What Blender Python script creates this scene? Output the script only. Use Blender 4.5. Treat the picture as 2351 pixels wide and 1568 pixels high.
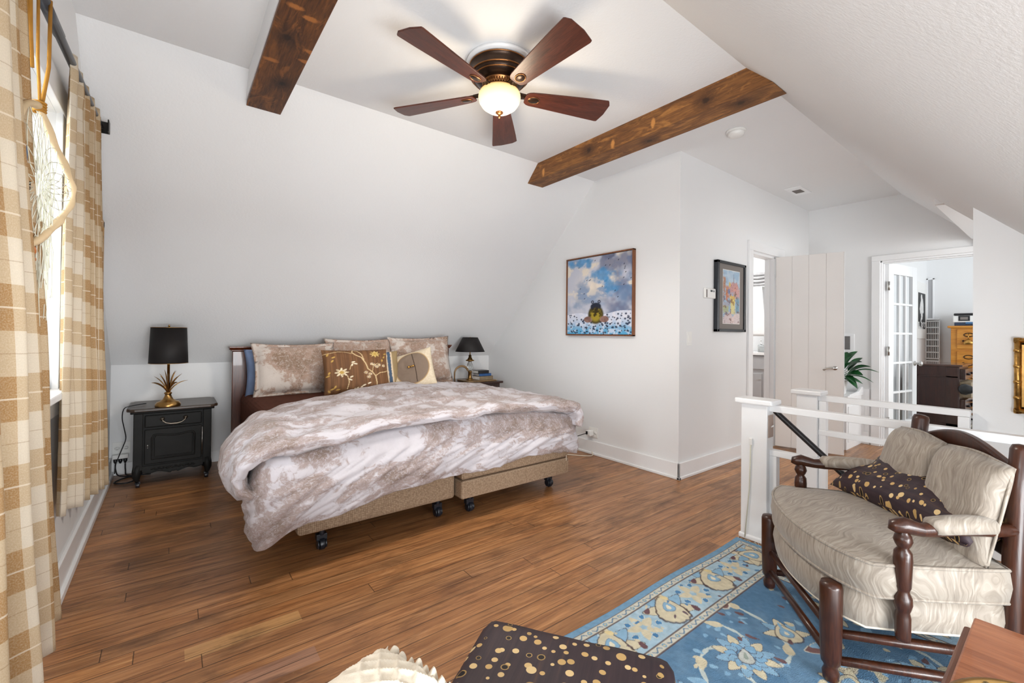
import bpy, math, random
import numpy as np
from mathutils import Vector, Matrix, noise

for o in list(bpy.data.objects):
    bpy.data.objects.remove(o)
S = bpy.context.scene
COL = S.collection
PI = math.pi

# ------------------------------------------------------------------ camera
cd = bpy.data.cameras.new('camera')
cam = bpy.data.objects.new('camera', cd)
COL.objects.link(cam)
S.camera = cam
FPX, YAW, PIT, ROL, SHY = 1008.69, 0.6576, 0.0074, 0.0105, -25.757
cd.sensor_fit = 'HORIZONTAL'
cd.sensor_width = 36.0
cd.lens = FPX / 2351 * 36.0
cd.shift_y = SHY / 2351
cd.clip_start = 0.02
Fv = Vector((math.sin(YAW) * math.cos(PIT), math.cos(YAW) * math.cos(PIT), math.sin(PIT)))
R0 = Vector((math.cos(YAW), -math.sin(YAW), 0))
U0 = R0.cross(Fv)
Rv = R0 * math.cos(ROL) + U0 * math.sin(ROL)
Uv = U0 * math.cos(ROL) - R0 * math.sin(ROL)
m = Matrix((Rv, Uv, -Fv)).transposed().to_4x4()
m.translation = Vector((0, 0, 1.2))
cam.matrix_world = m

# ------------------------------------------------------------------ world, exposure, lights
w = bpy.data.worlds.new('daylight')
S.world = w
w.use_nodes = True
bg = w.node_tree.nodes['Background']
bg.inputs[0].default_value = (0.90, 0.95, 1.0, 1)
bg.inputs[1].default_value = 1.1
S.view_settings.view_transform = 'Standard'
S.view_settings.look = 'None'
S.view_settings.gamma = 1
S.view_settings.use_curve_mapping = False
S.view_settings.exposure = 0.40
S.cycles.diffuse_bounces = 8
S.cycles.max_bounces = 14


def area(name, loc, aim, sx, sy, power, col=(1, 1, 1)):
    l = bpy.data.lights.new(name, 'AREA')
    l.shape = 'RECTANGLE'
    l.size, l.size_y, l.energy, l.color = sx, sy, power, col
    o = bpy.data.objects.new(name, l)
    COL.objects.link(o)
    o.location = loc
    d = Vector(aim) - Vector(loc)
    o.rotation_euler = d.to_track_quat('-Z', 'Y').to_euler()
    return o


# daylight at the openings and room light, plus added fill lights
area('window_daylight', (-1.7, 1.6, 2.0), (2.5, 2.4, 0.8), 1.6, 1.4, 95, (0.90, 0.96, 1.0))
area('gable_fill', (-0.7, 0.4, 1.1), (2.5, 1.2, 1.7), 0.8, 0.8, 9, (0.95, 0.97, 1.0))  # added fill through an invented opening, brightens the right slope
area('ceiling_fill', (0.55, -1.0, 0.45), (0.75, 2.4, 2.7), 2.0, 0.8, 74, (0.94, 0.975, 1.0))  # added light behind the camera, aimed up to brighten the ceiling
area('front_fill', (0.5, -6.0, 1.5), (0.6, 4.8, 0.9), 3.0, 1.6, 270, (0.95, 0.98, 1.0))  # added frontal fill from behind the camera for bed and knee wall
area('hall_dormer_daylight', (5.2, -1.3, 1.6), (5.2, 2.0, 1.3), 1.3, 1.1, 26, (1.0, 0.985, 0.96))
area('office_daylight', (8.2, -1.3, 1.6), (8.4, 1.5, 1.2), 1.6, 1.2, 20, (0.95, 0.98, 1.0))
area('bathroom_light', (5.6, 2.75, 2.6), (5.7, 2.75, 0.0), 0.5, 0.3, 22, (1.0, 0.98, 0.95))

# ------------------------------------------------------------------ materials


def lin(c):
    return tuple((x / 12.92 if x <= 0.04045 else ((x + 0.055) / 1.055) ** 2.4) for x in c)


def hexc(h):
    h = h.lstrip('#')
    return lin(tuple(int(h[i:i + 2], 16) / 255 for i in (0, 2, 4)))


class NT:
    def __init__(s, name):
        s.m = bpy.data.materials.new(name)
        s.m.use_nodes = True
        s.t = s.m.node_tree
        s.b = s.t.nodes['Principled BSDF']

    def n(s, typ, **kw):
        nd = s.t.nodes.new(typ)
        for k, v in kw.items():
            if k.startswith('i_'):
                key = k[2:].replace('_', ' ')
                nd.inputs[key].default_value = v
            else:
                setattr(nd, k, v)
        return nd

    def l(s, a, b):
        s.t.links.new(a, b)

    def coord(s, kind='Object', scale=(1, 1, 1), rot=(0, 0, 0)):
        tc = s.n('ShaderNodeTexCoord')
        mp = s.n('ShaderNodeMapping')
        mp.inputs['Scale'].default_value = scale
        mp.inputs['Rotation'].default_value = rot
        s.l(tc.outputs[kind], mp.inputs['Vector'])
        return mp.outputs['Vector']

    def noise(s, vec, scale, detail=3, rough=.5, dist=0):
        nd = s.n('ShaderNodeTexNoise')
        nd.inputs['Scale'].default_value = scale
        nd.inputs['Detail'].default_value = detail
        nd.inputs['Roughness'].default_value = rough
        nd.inputs['Distortion'].default_value = dist
        if vec is not None:
            s.l(vec, nd.inputs['Vector'])
        return nd.outputs['Fac']

    def ramp(s, fac, stops, interp='LINEAR'):
        r = s.n('ShaderNodeValToRGB')
        r.color_ramp.interpolation = interp
        e = r.color_ramp.elements
        while len(e) < len(stops):
            e.new(0.5)
        for k, (p, c) in zip(e, stops):
            k.position = p
            k.color = tuple(c) + (1,) if len(c) == 3 else c
        s.l(fac, r.inputs['Fac'])
        return r.outputs['Color']

    def mix(s, fac, a, b, mode='MIX'):
        nd = s.n('ShaderNodeMix', data_type='RGBA', blend_type=mode)
        for val, idx in ((fac, 0), (a, 6), (b, 7)):
            if hasattr(val, 'links'):
                s.l(val, nd.inputs[idx])
            elif idx == 0:
                nd.inputs[0].default_value = val
            else:
                nd.inputs[idx].default_value = tuple(val) + (1,)
        return nd.outputs[2]

    def math(s, op, a, b=None, c=None):
        nd = s.n('ShaderNodeMath', operation=op)
        for i, v in enumerate((a, b, c)):
            if v is None:
                continue
            if hasattr(v, 'links'):
                s.l(v, nd.inputs[i])
            else:
                nd.inputs[i].default_value = v
        return nd.outputs[0]

    def bump(s, h, strength=.2, dist=.01):
        b = s.n('ShaderNodeBump')
        b.inputs['Strength'].default_value = strength
        b.inputs['Distance'].default_value = dist
        s.l(h, b.inputs['Height'])
        s.l(b.outputs['Normal'], s.b.inputs['Normal'])

    def base(s, c):
        if hasattr(c, 'links'):
            s.l(c, s.b.inputs['Base Color'])
        else:
            s.b.inputs['Base Color'].default_value = tuple(c) + (1,)

    def fin(s, rough=.5, metal=0, spec=.5, coat=0, sheen=0):
        s.b.inputs['Roughness'].default_value = rough
        s.b.inputs['Metallic'].default_value = metal
        s.b.inputs['Specular IOR Level'].default_value = spec
        s.b.inputs['Coat Weight'].default_value = coat
        s.b.inputs['Sheen Weight'].default_value = sheen
        return s.m


def plain(name, col, rough=.5, metal=0, spec=.5, var=.0, vs=8, coat=0, bump=0, bs=200):
    n = NT(name)
    if var:
        f = n.noise(n.coord(), vs, 4)
        n.base(n.ramp(f, [(.3, [max(0, c * (1 - var)) for c in col]), (.7, [min(1, c * (1 + var)) for c in col])]))
    else:
        n.base(col)
    if bump:
        n.bump(n.noise(n.coord(), bs, 2), bump, .002)
    return n.fin(rough, metal, spec, coat)


def paint_mat(name, col, bscale, bstr):
    n = NT(name)
    v = n.coord()
    f = n.noise(v, bscale, 4, .6)
    n.base(n.ramp(n.noise(v, 1.3, 2), [(.3, [c * .985 for c in col]), (.7, col)]))
    n.bump(f, bstr, .004)
    return n.fin(.75, 0, .25)


def wood(name, dark, mid, light, axis='x', scale=1., rough=.4, coat=0, knots=(), fine=1.0, chips=()):
    n = NT(name)
    sc = {'x': (1.2, 14, 14), 'y': (14, 1.2, 14), 'z': (14, 14, 1.2)}[axis]
    v = n.coord('Object', tuple(a * scale for a in sc))
    f = n.noise(v, 1.6, 6, .62, 1.2)
    c = n.ramp(f, [(.25, dark), (.5, mid), (.75, light)])
    f2 = n.noise(n.coord('Object', tuple(a * scale * 4 for a in sc)), 2.5, 3, .6, .3)
    c = n.mix(.35 * fine, c, n.ramp(f2, [(.35, dark), (.65, light)]))
    def spot(p, sx, sy, sz, r0, r1):
        g = n.n('ShaderNodeNewGeometry')
        vm = n.n('ShaderNodeVectorMath', operation='SUBTRACT')
        n.l(g.outputs['Position'], vm.inputs[0])
        vm.inputs[1].default_value = p
        v2 = n.n('ShaderNodeVectorMath', operation='MULTIPLY')
        n.l(vm.outputs[0], v2.inputs[0])
        v2.inputs[1].default_value = (sx, sy, sz)
        ln = n.n('ShaderNodeVectorMath', operation='LENGTH')
        n.l(v2.outputs[0], ln.inputs[0])
        nz = n.noise(n.coord('Object', (1, 1, 1)), 55, 3, .7)
        d = n.math('ADD', ln.outputs['Value'], n.math('MULTIPLY', n.math('SUBTRACT', nz, .5), .035))
        return n.ramp(d, [(r0, (.75, .75, .75)), (r1, (0, 0, 0))])
    if knots:
        f3 = n.noise(n.coord('Object', (7, 2.2, 7)), 1.6, 4, .7, 1.5)
        c = n.mix(n.ramp(f3, [(.52, (0, 0, 0)), (.66, (.65, .65, .65))]), c, [min(1, x * 1.5) for x in light])
        f4 = n.noise(n.coord('Object', (9, 3, 9)), 1.2, 4, .7, 1.0)
        c = n.mix(n.ramp(f4, [(.56, (0, 0, 0)), (.72, (.6, .6, .6))]), c, dark)
        for p in knots:
            c = n.mix(spot(p, 1, .7, 1, .03, .075), c, [x * 1.2 for x in dark])
            c = n.mix(spot(p, 1, .8, 1, .012, .024), c, [x * .3 for x in dark])
        for p in chips:
            c = n.mix(spot(p, .8, 1.6, .8, .018, .034), c, [min(1, x * 2.0) for x in light])
    n.base(c)
    n.bump(f2, .12, .003)
    return n.fin(rough, 0, .5, coat)


WHITE = (.80, .80, .805)
M = {}
M['wall'] = paint_mat('wall_paint', (.80, .807, .812), 90, .10)
M['slope'] = paint_mat('textured_paint', (.80, .807, .812), 70, .35)
M['trim'] = plain('trim_paint', (.84, .85, .86), .35, 0, .5, .015, 3)
M['door'] = plain('door_paint', (.74, .72, .70), .4, 0, .5, .02, 3)
M['black'] = plain('black_plastic', (.012, .012, .014), .35)
M['castor'] = plain('castor_plastic', (.012, .014, .02), .3)
M['steel'] = plain('brushed_steel', (.55, .54, .52), .28, 1)
M['bronze'] = plain('oiled_bronze', (.045, .025, .016), .32, .7, .5, .2, 20)
M['copper'] = plain('copper_edge', (.32, .14, .05), .3, .9)
M['brass'] = plain('antique_brass', (.42, .24, .08), .32, 1, .5, .25, 25)
M['gold'] = plain('gold_leaf', (.50, .28, .08), .35, 1, .5, .35, 40, 0, .5, 90)
M['iron'] = plain('dark_iron', (.02, .019, .018), .4, .6)
M['glass_white'] = plain('white_plastic', (.82, .82, .80), .35)
M['ceramic'] = plain('white_ceramic', (.82, .82, .82), .2)
M['cream'] = plain('cream_fabric', (.72, .64, .52), .9, 0, .2, .06, 60, 0, .3, 400)
M['brown_sheet'] = plain('brown_sheet', (.085, .028, .016), .9, 0, .15, .15, 30, 0, .4, 600)
M['blue_fabric'] = plain('blue_pillowcase', (.17, .23, .37), .9, 0, .15, .10, 12)
M['blackwood'] = plain('black_painted_wood', (.011, .011, .0105), .5, 0, .18, .25, 10)
M['shade'] = plain('black_lampshade', (.014, .012, .012), .6, 0, .25)
M['head'] = wood('headboard_walnut', hexc('2a0f06'), hexc('4f2110'), hexc('70381c'), 'z', 1, .3, .3)
M['headpanel'] = wood('headboard_panel', hexc('200b06'), hexc('331209'), hexc('451a0d'), 'x', 1, .3, .3)
M['chairwood'] = wood('chair_walnut', hexc('1f0d07'), hexc('381b0e'), hexc('4f2814'), 'z', 1.4, .3, .1, (), .8)
M['cherry'] = wood('cherry_tabletop', hexc('7a4020'), hexc('9c5a34'), hexc('b5754c'), 'y', .8, .3, .3)
M['cherryside'] = wood('cherry_side', hexc('5a3422'), hexc('6f4530'), hexc('85573e'), 'x', .8, .35, .1)
M['oak'] = wood('golden_oak', hexc('9a5a14'), hexc('c07c28'), hexc('d69a42'), 'y', .8, .35, .1)
M['mahog'] = wood('dark_mahogany', hexc('1b0c09'), hexc('331812'), hexc('46241b'), 'z', .8, .3, .3)
M['blade'] = wood('fan_blade_walnut', hexc('2a110a'), hexc('4a2013'), hexc('663220'), 'x', 1.6, .4)
M['beamx'] = wood('rough_stained_beam', hexc('402410'), hexc('754923'), hexc('9c6a34'), 'y', .9, .65, 0, ((2.597, 1.423, 2.659), (2.597, 2.389, 2.661), (2.70, 1.9, 2.598), (2.68, 1.25, 2.598)), 1., ((2.597, 1.80, 2.66), (2.597, 2.93, 2.64), (2.597, 2.15, 2.63)))
M['beamd'] = wood('dark_stained_board', hexc('25120a'), hexc('4f2c14'), hexc('7c4c20'), 'y', .9, .6, 0, ((.41, 2.30, 2.592), (.47, 2.75, 2.592)), 1., ((.40, 2.06, 2.592), (.47, 2.10, 2.592), (.38, 2.54, 2.592), (.528, 2.35, 2.592), (.528, 2.45, 2.592)))
M['frame_brown'] = wood('brown_frame', hexc('5a3018'), hexc('7a4828'), hexc('8f5a36'), 'z', 1, .5)
M['frame_black'] = plain('black_frame', (.012, .016, .022), .25)
M['mat_grey'] = plain('grey_mount', hexc('7c7672'), .85)
M['linen'] = plain('white_towel', (.78, .78, .78), .95, 0, .1, .03, 40, 0, .3, 300)
M['grey_towel'] = plain('grey_towel', (.26, .26, .265), .95, 0, .1, .2, 9)
M['grey_cab'] = plain('grey_cabinet', (.42, .42, .43), .5)
M['paper'] = plain('paper', (.78, .78, .76), .8, 0, .2, .1, 30)
M['twig'] = plain('peeled_stick', hexc('cdb590'), .6, 0, .4, .12, 15)
M['leather'] = plain('suede_cord', hexc('a5742f'), .8, 0, .2, .12, 30)
M['net'] = plain('cotton_net', hexc('d5d3c2'), .9)
M['leaf'] = plain('leaf_green', (.012, .085, .022), .3, 0, .5, .5, 14)
M['bluebook'] = plain('blue_book', hexc('2f5a92'), .5, 0, .4, .2, 40)
M['tanbook'] = plain('tan_book', hexc('8a7a62'), .6, 0, .4, .15, 40)
M['horn'] = plain('horn', hexc('8f7350'), .4, 0, .5, .2, 12)
M['smallglass'] = plain('clear_bottle_glass', (.75, .78, .78), .05)
M['smallglass'].node_tree.nodes['Principled BSDF'].inputs['Transmission Weight'].default_value = .85
M['pane'] = plain('window_glass', (.95, .97, .98), .02)
M['pane'].node_tree.nodes['Principled BSDF'].inputs['Transmission Weight'].default_value = 1
M['pane'].node_tree.nodes['Principled BSDF'].inputs['IOR'].default_value = 1.1
M['rod'] = plain('gunmetal_rod', (.05, .055, .065), .35, .3)
M['screen'] = plain('dark_screen', (.03, .035, .04), .2)
M['bluegrey'] = plain('dark_blue_plastic', hexc('2c3a52'), .35)
M['bluestone'] = plain('blue_slip', hexc('3b6d9c'), .5)
M['feather'] = plain('dark_feather', hexc('2a241f'), .8)
M['purple'] = plain('purple_shell', hexc('a58fc0'), .4, 0, .5, .3, 20)
M['orange_bead'] = plain('orange_bead', hexc('a5602a'), .4, 0, .5, .3, 40)
M['woodpink'] = plain('switch_plate', hexc('a89488'), .5)


def carpet_mat():
    n = NT('woven_carpet')
    v = n.coord('Object', (1, 1, 1))
    wv = n.n('ShaderNodeTexWave', bands_direction='DIAGONAL')
    wv.inputs['Scale'].default_value = 16
    wv.inputs['Distortion'].default_value = 1.5
    n.l(v, wv.inputs['Vector'])
    n.base(n.ramp(wv.outputs['Fac'], [(.2, hexc('9a9488')), (.7, hexc('c9c3b6'))]))
    n.bump(wv.outputs['Fac'], .5, .006)
    return n.fin(.95, 0, .1)


M['carpet'] = carpet_mat()


def bowl_mat():
    n = NT('lit_alabaster_glass')
    sp = n.n('ShaderNodeSeparateXYZ')
    n.l(n.coord('Generated'), sp.inputs[0])
    c = n.ramp(sp.outputs[2], [(.0, (1, .96, .86)), (.45, (1, .93, .74)), (.75, (1, .80, .42)), (1, (.95, .55, .16))])
    n.base((.25, .2, .14))
    n.l(c, n.b.inputs['Emission Color'])
    n.b.inputs['Emission Strength'].default_value = .82
    return n.fin(.5, 0, .2)


M['bowl'] = bowl_mat()


def floor_mat():
    n = NT('old_fir_planks')
    tc = n.n('ShaderNodeTexCoord')
    sp = n.n('ShaderNodeSeparateXYZ')
    n.l(tc.outputs['Object'], sp.inputs[0])
    x, y = sp.outputs[0], sp.outputs[1]
    PW, PL = .083, 1.9
    ry = n.math('DIVIDE', y, PW)
    row = n.math('FLOOR', ry)
    wn = n.n('ShaderNodeTexWhiteNoise', noise_dimensions='1D')
    n.l(row, wn.inputs['W'])
    off = n.math('MULTIPLY', wn.outputs['Value'], 7.3)
    rx = n.math('DIVIDE', n.math('ADD', x, off), PL)
    colu = n.math('FLOOR', rx)
    wn2 = n.n('ShaderNodeTexWhiteNoise', noise_dimensions='2D')
    cb = n.n('ShaderNodeCombineXYZ')
    n.l(row, cb.inputs[0])
    n.l(colu, cb.inputs[1])
    n.l(cb.outputs[0], wn2.inputs['Vector'])
    rnd = wn2.outputs['Value']
    # grain, shifted per plank
    cb2 = n.n('ShaderNodeCombineXYZ')
    n.l(n.math('MULTIPLY', x, 1.5), cb2.inputs[0])
    n.l(n.math('MULTIPLY', y, 26.), cb2.inputs[1])
    n.l(n.math('MULTIPLY', rnd, 40.), cb2.inputs[2])
    g = n.noise(cb2.outputs[0], 1.5, 6, .62, 1.0)
    base = n.ramp(g, [(.22, hexc('6a4630')), (.42, hexc('9e7149')), (.6, hexc('bb8c5e')), (.8, hexc('d6b084'))])
    tone = n.ramp(rnd, [(0, hexc('745746')), (.2, hexc('9a7753')), (.45, hexc('b08a60')), (.65, hexc('80624e')), (.86, hexc('aa8458')), (.93, hexc('b8926a')), (.96, hexc('ecd0a4')), (1, hexc('e6c89c'))])
    c = n.mix(.85, base, tone, 'OVERLAY')
    c = n.mix(.35, base, c)
    # fine dark grain
    cb3 = n.n('ShaderNodeCombineXYZ')
    n.l(n.math('MULTIPLY', x, 5.), cb3.inputs[0])
    n.l(n.math('MULTIPLY', y, 130.), cb3.inputs[1])
    n.l(n.math('MULTIPLY', rnd, 90.), cb3.inputs[2])
    fg = n.noise(cb3.outputs[0], 1.0, 4, .6, .5)
    c = n.mix(n.ramp(fg, [(.3, (.42, .42, .42)), (.55, (0, 0, 0))]), c, hexc('3a2010'))
    # a bright replaced board and a pinkish patch board
    for (xa, xb, ya, yb, cc) in ((.05, .442, 1.977, 2.057, hexc('d3a870')), (.06, .443, 1.697, 1.790, hexc('a98676'))):
        mk = None
        for val, th, op in ((x, xa, 'GREATER_THAN'), (x, xb, 'LESS_THAN'), (y, ya, 'GREATER_THAN'), (y, yb, 'LESS_THAN')):
            q = n.math(op, val, th)
            mk = q if mk is None else n.math('MULTIPLY', mk, q)
        c = n.mix(n.math('MULTIPLY', mk, .5), c, cc)
        c = n.mix(n.math('MULTIPLY', n.ramp(g, [(.3, (1, 1, 1)), (.5, (0, 0, 0))]), n.math('MULTIPLY', mk, .5)), c, hexc('6b4526'))
    # worn dark patches
    wp = n.noise(n.coord('Object', (2.0, 5.0, 1)), 1.4, 5, .65, .6)
    c = n.mix(n.ramp(wp, [(.50, (0, 0, 0)), (.72, (.6, .6, .6))]), c, hexc('3b2314'))
    # light scratches
    sc = n.noise(n.coord('Object', (3, 26, 1), (0, 0, .15)), 3.0, 2, .8, 2.0)
    c = n.mix(n.ramp(sc, [(.735, (0, 0, 0)), (.75, (.5, .5, .5))]), c, hexc('b9966a'))
    # seams
    fy = n.math('FRACT', ry)
    ey = n.math('MINIMUM', fy, n.math('SUBTRACT', 1, fy))
    fx = n.math('FRACT', rx)
    ex = n.math('MULTIPLY', n.math('MINIMUM', fx, n.math('SUBTRACT', 1, fx)), PL / PW)
    e = n.math('MINIMUM', ey, ex)
    c = n.mix(n.ramp(e, [(.006, (.85, .85, .85)), (.030, (0, 0, 0))]), c, hexc('1d0f07'))
    n.base(c)
    h = n.math('ADD', n.math('MULTIPLY', n.math('MINIMUM', e, .03), 18.), n.math('MULTIPLY', fg, .25))
    n.bump(h, .25, .004)
    r = n.math('ADD', n.math('MULTIPLY', wp, .28), .20)
    n.l(r, n.b.inputs['Roughness'])
    n.b.inputs['Specular IOR Level'].default_value = .45
    return n.m


M['floor'] = floor_mat()


def duvet_mat(name, cA, cB, cC, scale=1.0, kind='UV'):
    """cloudy printed foliage"""
    n = NT(name)
    v = n.coord(kind, (scale, scale, scale))
    a = n.noise(v, 2.2, 3, .55, .5)
    b = n.noise(v, 9.0, 8, .72, .9)
    s = n.math('ADD', n.math('MULTIPLY', a, .62), n.math('MULTIPLY', b, .40))
    c = n.ramp(s, [(.40, cC), (.47, cB), (.505, cB), (.545, cA), (.62, [min(1, x * 1.06) for x in cA])])
    d = n.noise(v, 30, 5, .7, 1.5)
    c = n.mix(n.ramp(d, [(.50, (0, 0, 0)), (.60, (.55, .55, .55))]), c, cA)
    n.base(c)
    n.bump(n.noise(v, 60, 3), .08, .003)
    return n.fin(.85, 0, .15, 0, .15)


M['duvet'] = duvet_mat('duvet_print', hexc('bbb6ba'), hexc('9b8c88'), hexc('837269'), 1.6)
M['sham'] = duvet_mat('sham_print', hexc('c2b8b0'), hexc('a38a7b'), hexc('87705f'), 1.6)


def spots_mat(name, scale=24., base=hexc('2c2128'), base2=hexc('3b2c30')):
    n = NT(name)
    v = n.coord('UV', (scale, scale, scale))
    st = n.noise(n.coord('UV', (3, 70, 1), (0, 0, .25)), 1.0, 3, .6, .4)
    c = n.ramp(st, [(.3, base), (.62, base2), (.74, hexc('50382c'))])
    for k, (sc, rmax) in enumerate(((1.0, .30), (.73, .30))):
        vo = n.n('ShaderNodeTexVoronoi', voronoi_dimensions='2D')
        vo.inputs['Scale'].default_value = sc
        vo.inputs['Randomness'].default_value = .75
        mp = n.n('ShaderNodeMapping')
        mp.inputs['Location'].default_value = (k * 13.7, k * 4.1, 0)
        n.l(v, mp.inputs['Vector'])
        n.l(mp.outputs[0], vo.inputs['Vector'])
        sp = n.n('ShaderNodeSeparateColor')
        n.l(vo.outputs['Color'], sp.inputs[0])
        rr = n.math('ADD', n.math('MULTIPLY', sp.outputs[0], .14), .10)
        inside = n.math('LESS_THAN', vo.outputs['Distance'], rr)
        ring = n.math('LESS_THAN', vo.outputs['Distance'], n.math('MULTIPLY', rr, .72))
        keep = n.math('GREATER_THAN', sp.outputs[1], .12 if k == 0 else .40)
        goldc = n.ramp(sp.outputs[2], [(.0, hexc('8c7040')), (.5, hexc('c9a56a')), (1, hexc('e0c490'))])
        c = n.mix(n.math('MULTIPLY', inside, keep), c, goldc)
        dark = n.math('MULTIPLY', n.math('MULTIPLY', ring, keep), n.math('LESS_THAN', sp.outputs[2], .28))
        c = n.mix(dark, c, hexc('140b0a'))
    n.base(c)
    n.bump(st, .15, .002)
    return n.fin(.55, 0, .3)


M['spots'] = spots_mat('dotted_fabric')


def moire_mat():
    n = NT('moire_upholstery')
    v = n.coord('Object', (1, 1, 1))
    nz = n.n('ShaderNodeTexNoise')
    nz.inputs['Scale'].default_value = 6
    nz.inputs['Detail'].default_value = 2
    n.l(v, nz.inputs['Vector'])
    sp = n.n('ShaderNodeSeparateXYZ')
    n.l(v, sp.inputs[0])
    nc = n.n('ShaderNodeSeparateColor')
    n.l(nz.outputs['Color'], nc.inputs[0])
    cb = n.n('ShaderNodeCombineXYZ')
    # streaks: fine across x, long along y and z, bent by the slow noise
    ax = n.math('ADD', n.math('MULTIPLY', sp.outputs[0], 105.), n.math('MULTIPLY', sp.outputs[1], 75.))
    n.l(n.math('ADD', ax, n.math('MULTIPLY', nc.outputs[0], 16.)), cb.inputs[0])
    n.l(n.math('MULTIPLY', n.math('ADD', sp.outputs[1], sp.outputs[2]), 11.), cb.inputs[1])
    n.l(n.math('MULTIPLY', nc.outputs[1], 1.5), cb.inputs[2])
    st = n.noise(cb.outputs[0], 1.0, 3, .55, .8)
    c = n.ramp(st, [(.30, hexc('7f7468')), (.5, hexc('968b7e')), (.72, hexc('ada498'))])
    n.base(c)
    n.bump(st, .3, .003)
    return n.fin(.55, 0, .35, 0, .2)


M['moire'] = moire_mat()


def weave_mat():
    n = NT('tan_basket_weave')
    v = n.coord('Object', (95, 95, 95))
    ck = n.n('ShaderNodeTexVoronoi')
    ck.inputs['Scale'].default_value = 1
    ck.inputs['Randomness'].default_value = .25
    n.l(v, ck.inputs['Vector'])
    n.base(n.ramp(ck.outputs['Distance'], [(.15, hexc('b09a82')), (.6, hexc('8b745e')), (.8, hexc('6f5a48'))]))
    n.bump(ck.outputs['Distance'], -.5, .003)
    return n.fin(.9, 0, .15)


M['weave'] = weave_mat()


def plaid_mat():
    n = NT('buffalo_plaid')
    uv = n.n('ShaderNodeTexCoord')
    sp = n.n('ShaderNodeSeparateXYZ')
    n.l(uv.outputs['UV'], sp.inputs[0])
    P = .21
    fx = n.math('FRACT', n.math('DIVIDE', sp.outputs[0], P))
    fy = n.math('FRACT', n.math('DIVIDE', sp.outputs[1], P))
    bx = n.math('GREATER_THAN', fx, .5)
    by = n.math('GREATER_THAN', fy, .5)
    s = n.math('MULTIPLY', n.math('ADD', bx, by), .5)
    c = n.ramp(s, [(0, hexc('cfc4b2')), (.5, hexc('bba688')), (1, hexc('a27f54'))], 'CONSTANT')
    c.node.color_ramp.elements[1].position = .4
    c.node.color_ramp.elements[2].position = .9
    for f, cc in ((fx, hexc('7a5a34')), (fy, hexc('8a6a44'))):
        ln = n.math('LESS_THAN', n.math('ABSOLUTE', n.math('SUBTRACT', f, .25)), .006)
        c = n.mix(n.math('MULTIPLY', ln, .38), c, cc)
        ln = n.math('LESS_THAN', n.math('ABSOLUTE', n.math('SUBTRACT', f, .75)), .010)
        c = n.mix(n.math('MULTIPLY', ln, .55), c, hexc('e6ddcc'))
    fz = n.noise(n.coord('UV', (260, 260, 1)), 1, 2)
    c = n.mix(n.ramp(fz, [(.4, (0, 0, 0)), (.75, (.22, .22, .22))]), c, hexc('efe4d0'))
    n.base(c)
    n.bump(fz, .2, .002)
    n.fin(.9, 0, .1)
    tr = n.n('ShaderNodeBsdfTranslucent')
    n.l(c, tr.inputs['Color'])
    ms = n.n('ShaderNodeMixShader')
    ms.inputs[0].default_value = .14
    n.l(n.b.outputs[0], ms.inputs[1])
    n.l(tr.outputs[0], ms.inputs[2])
    out = [x for x in n.t.nodes if x.type == 'OUTPUT_MATERIAL'][0]
    n.l(ms.outputs[0], out.inputs['Surface'])
    return n.m


M['plaid'] = plaid_mat()


def vcol_mat(name, rough=.8, bump=0, bs=300, spec=.2):
    n = NT(name)
    a = n.n('ShaderNodeAttribute', attribute_name='Col')
    n.base(a.outputs['Color'])
    if bump:
        n.bump(n.noise(n.coord('Object'), bs, 2), bump, .003)
    return n.fin(rough, 0, spec)


M['art'] = vcol_mat('painted_canvas', .55)
M['rug'] = vcol_mat('wool_rug', .95, .8, 260, .1)
M['floral'] = vcol_mat('embroidered_fabric', .7, .2, 300)

# ------------------------------------------------------------------ mesh building


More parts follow.
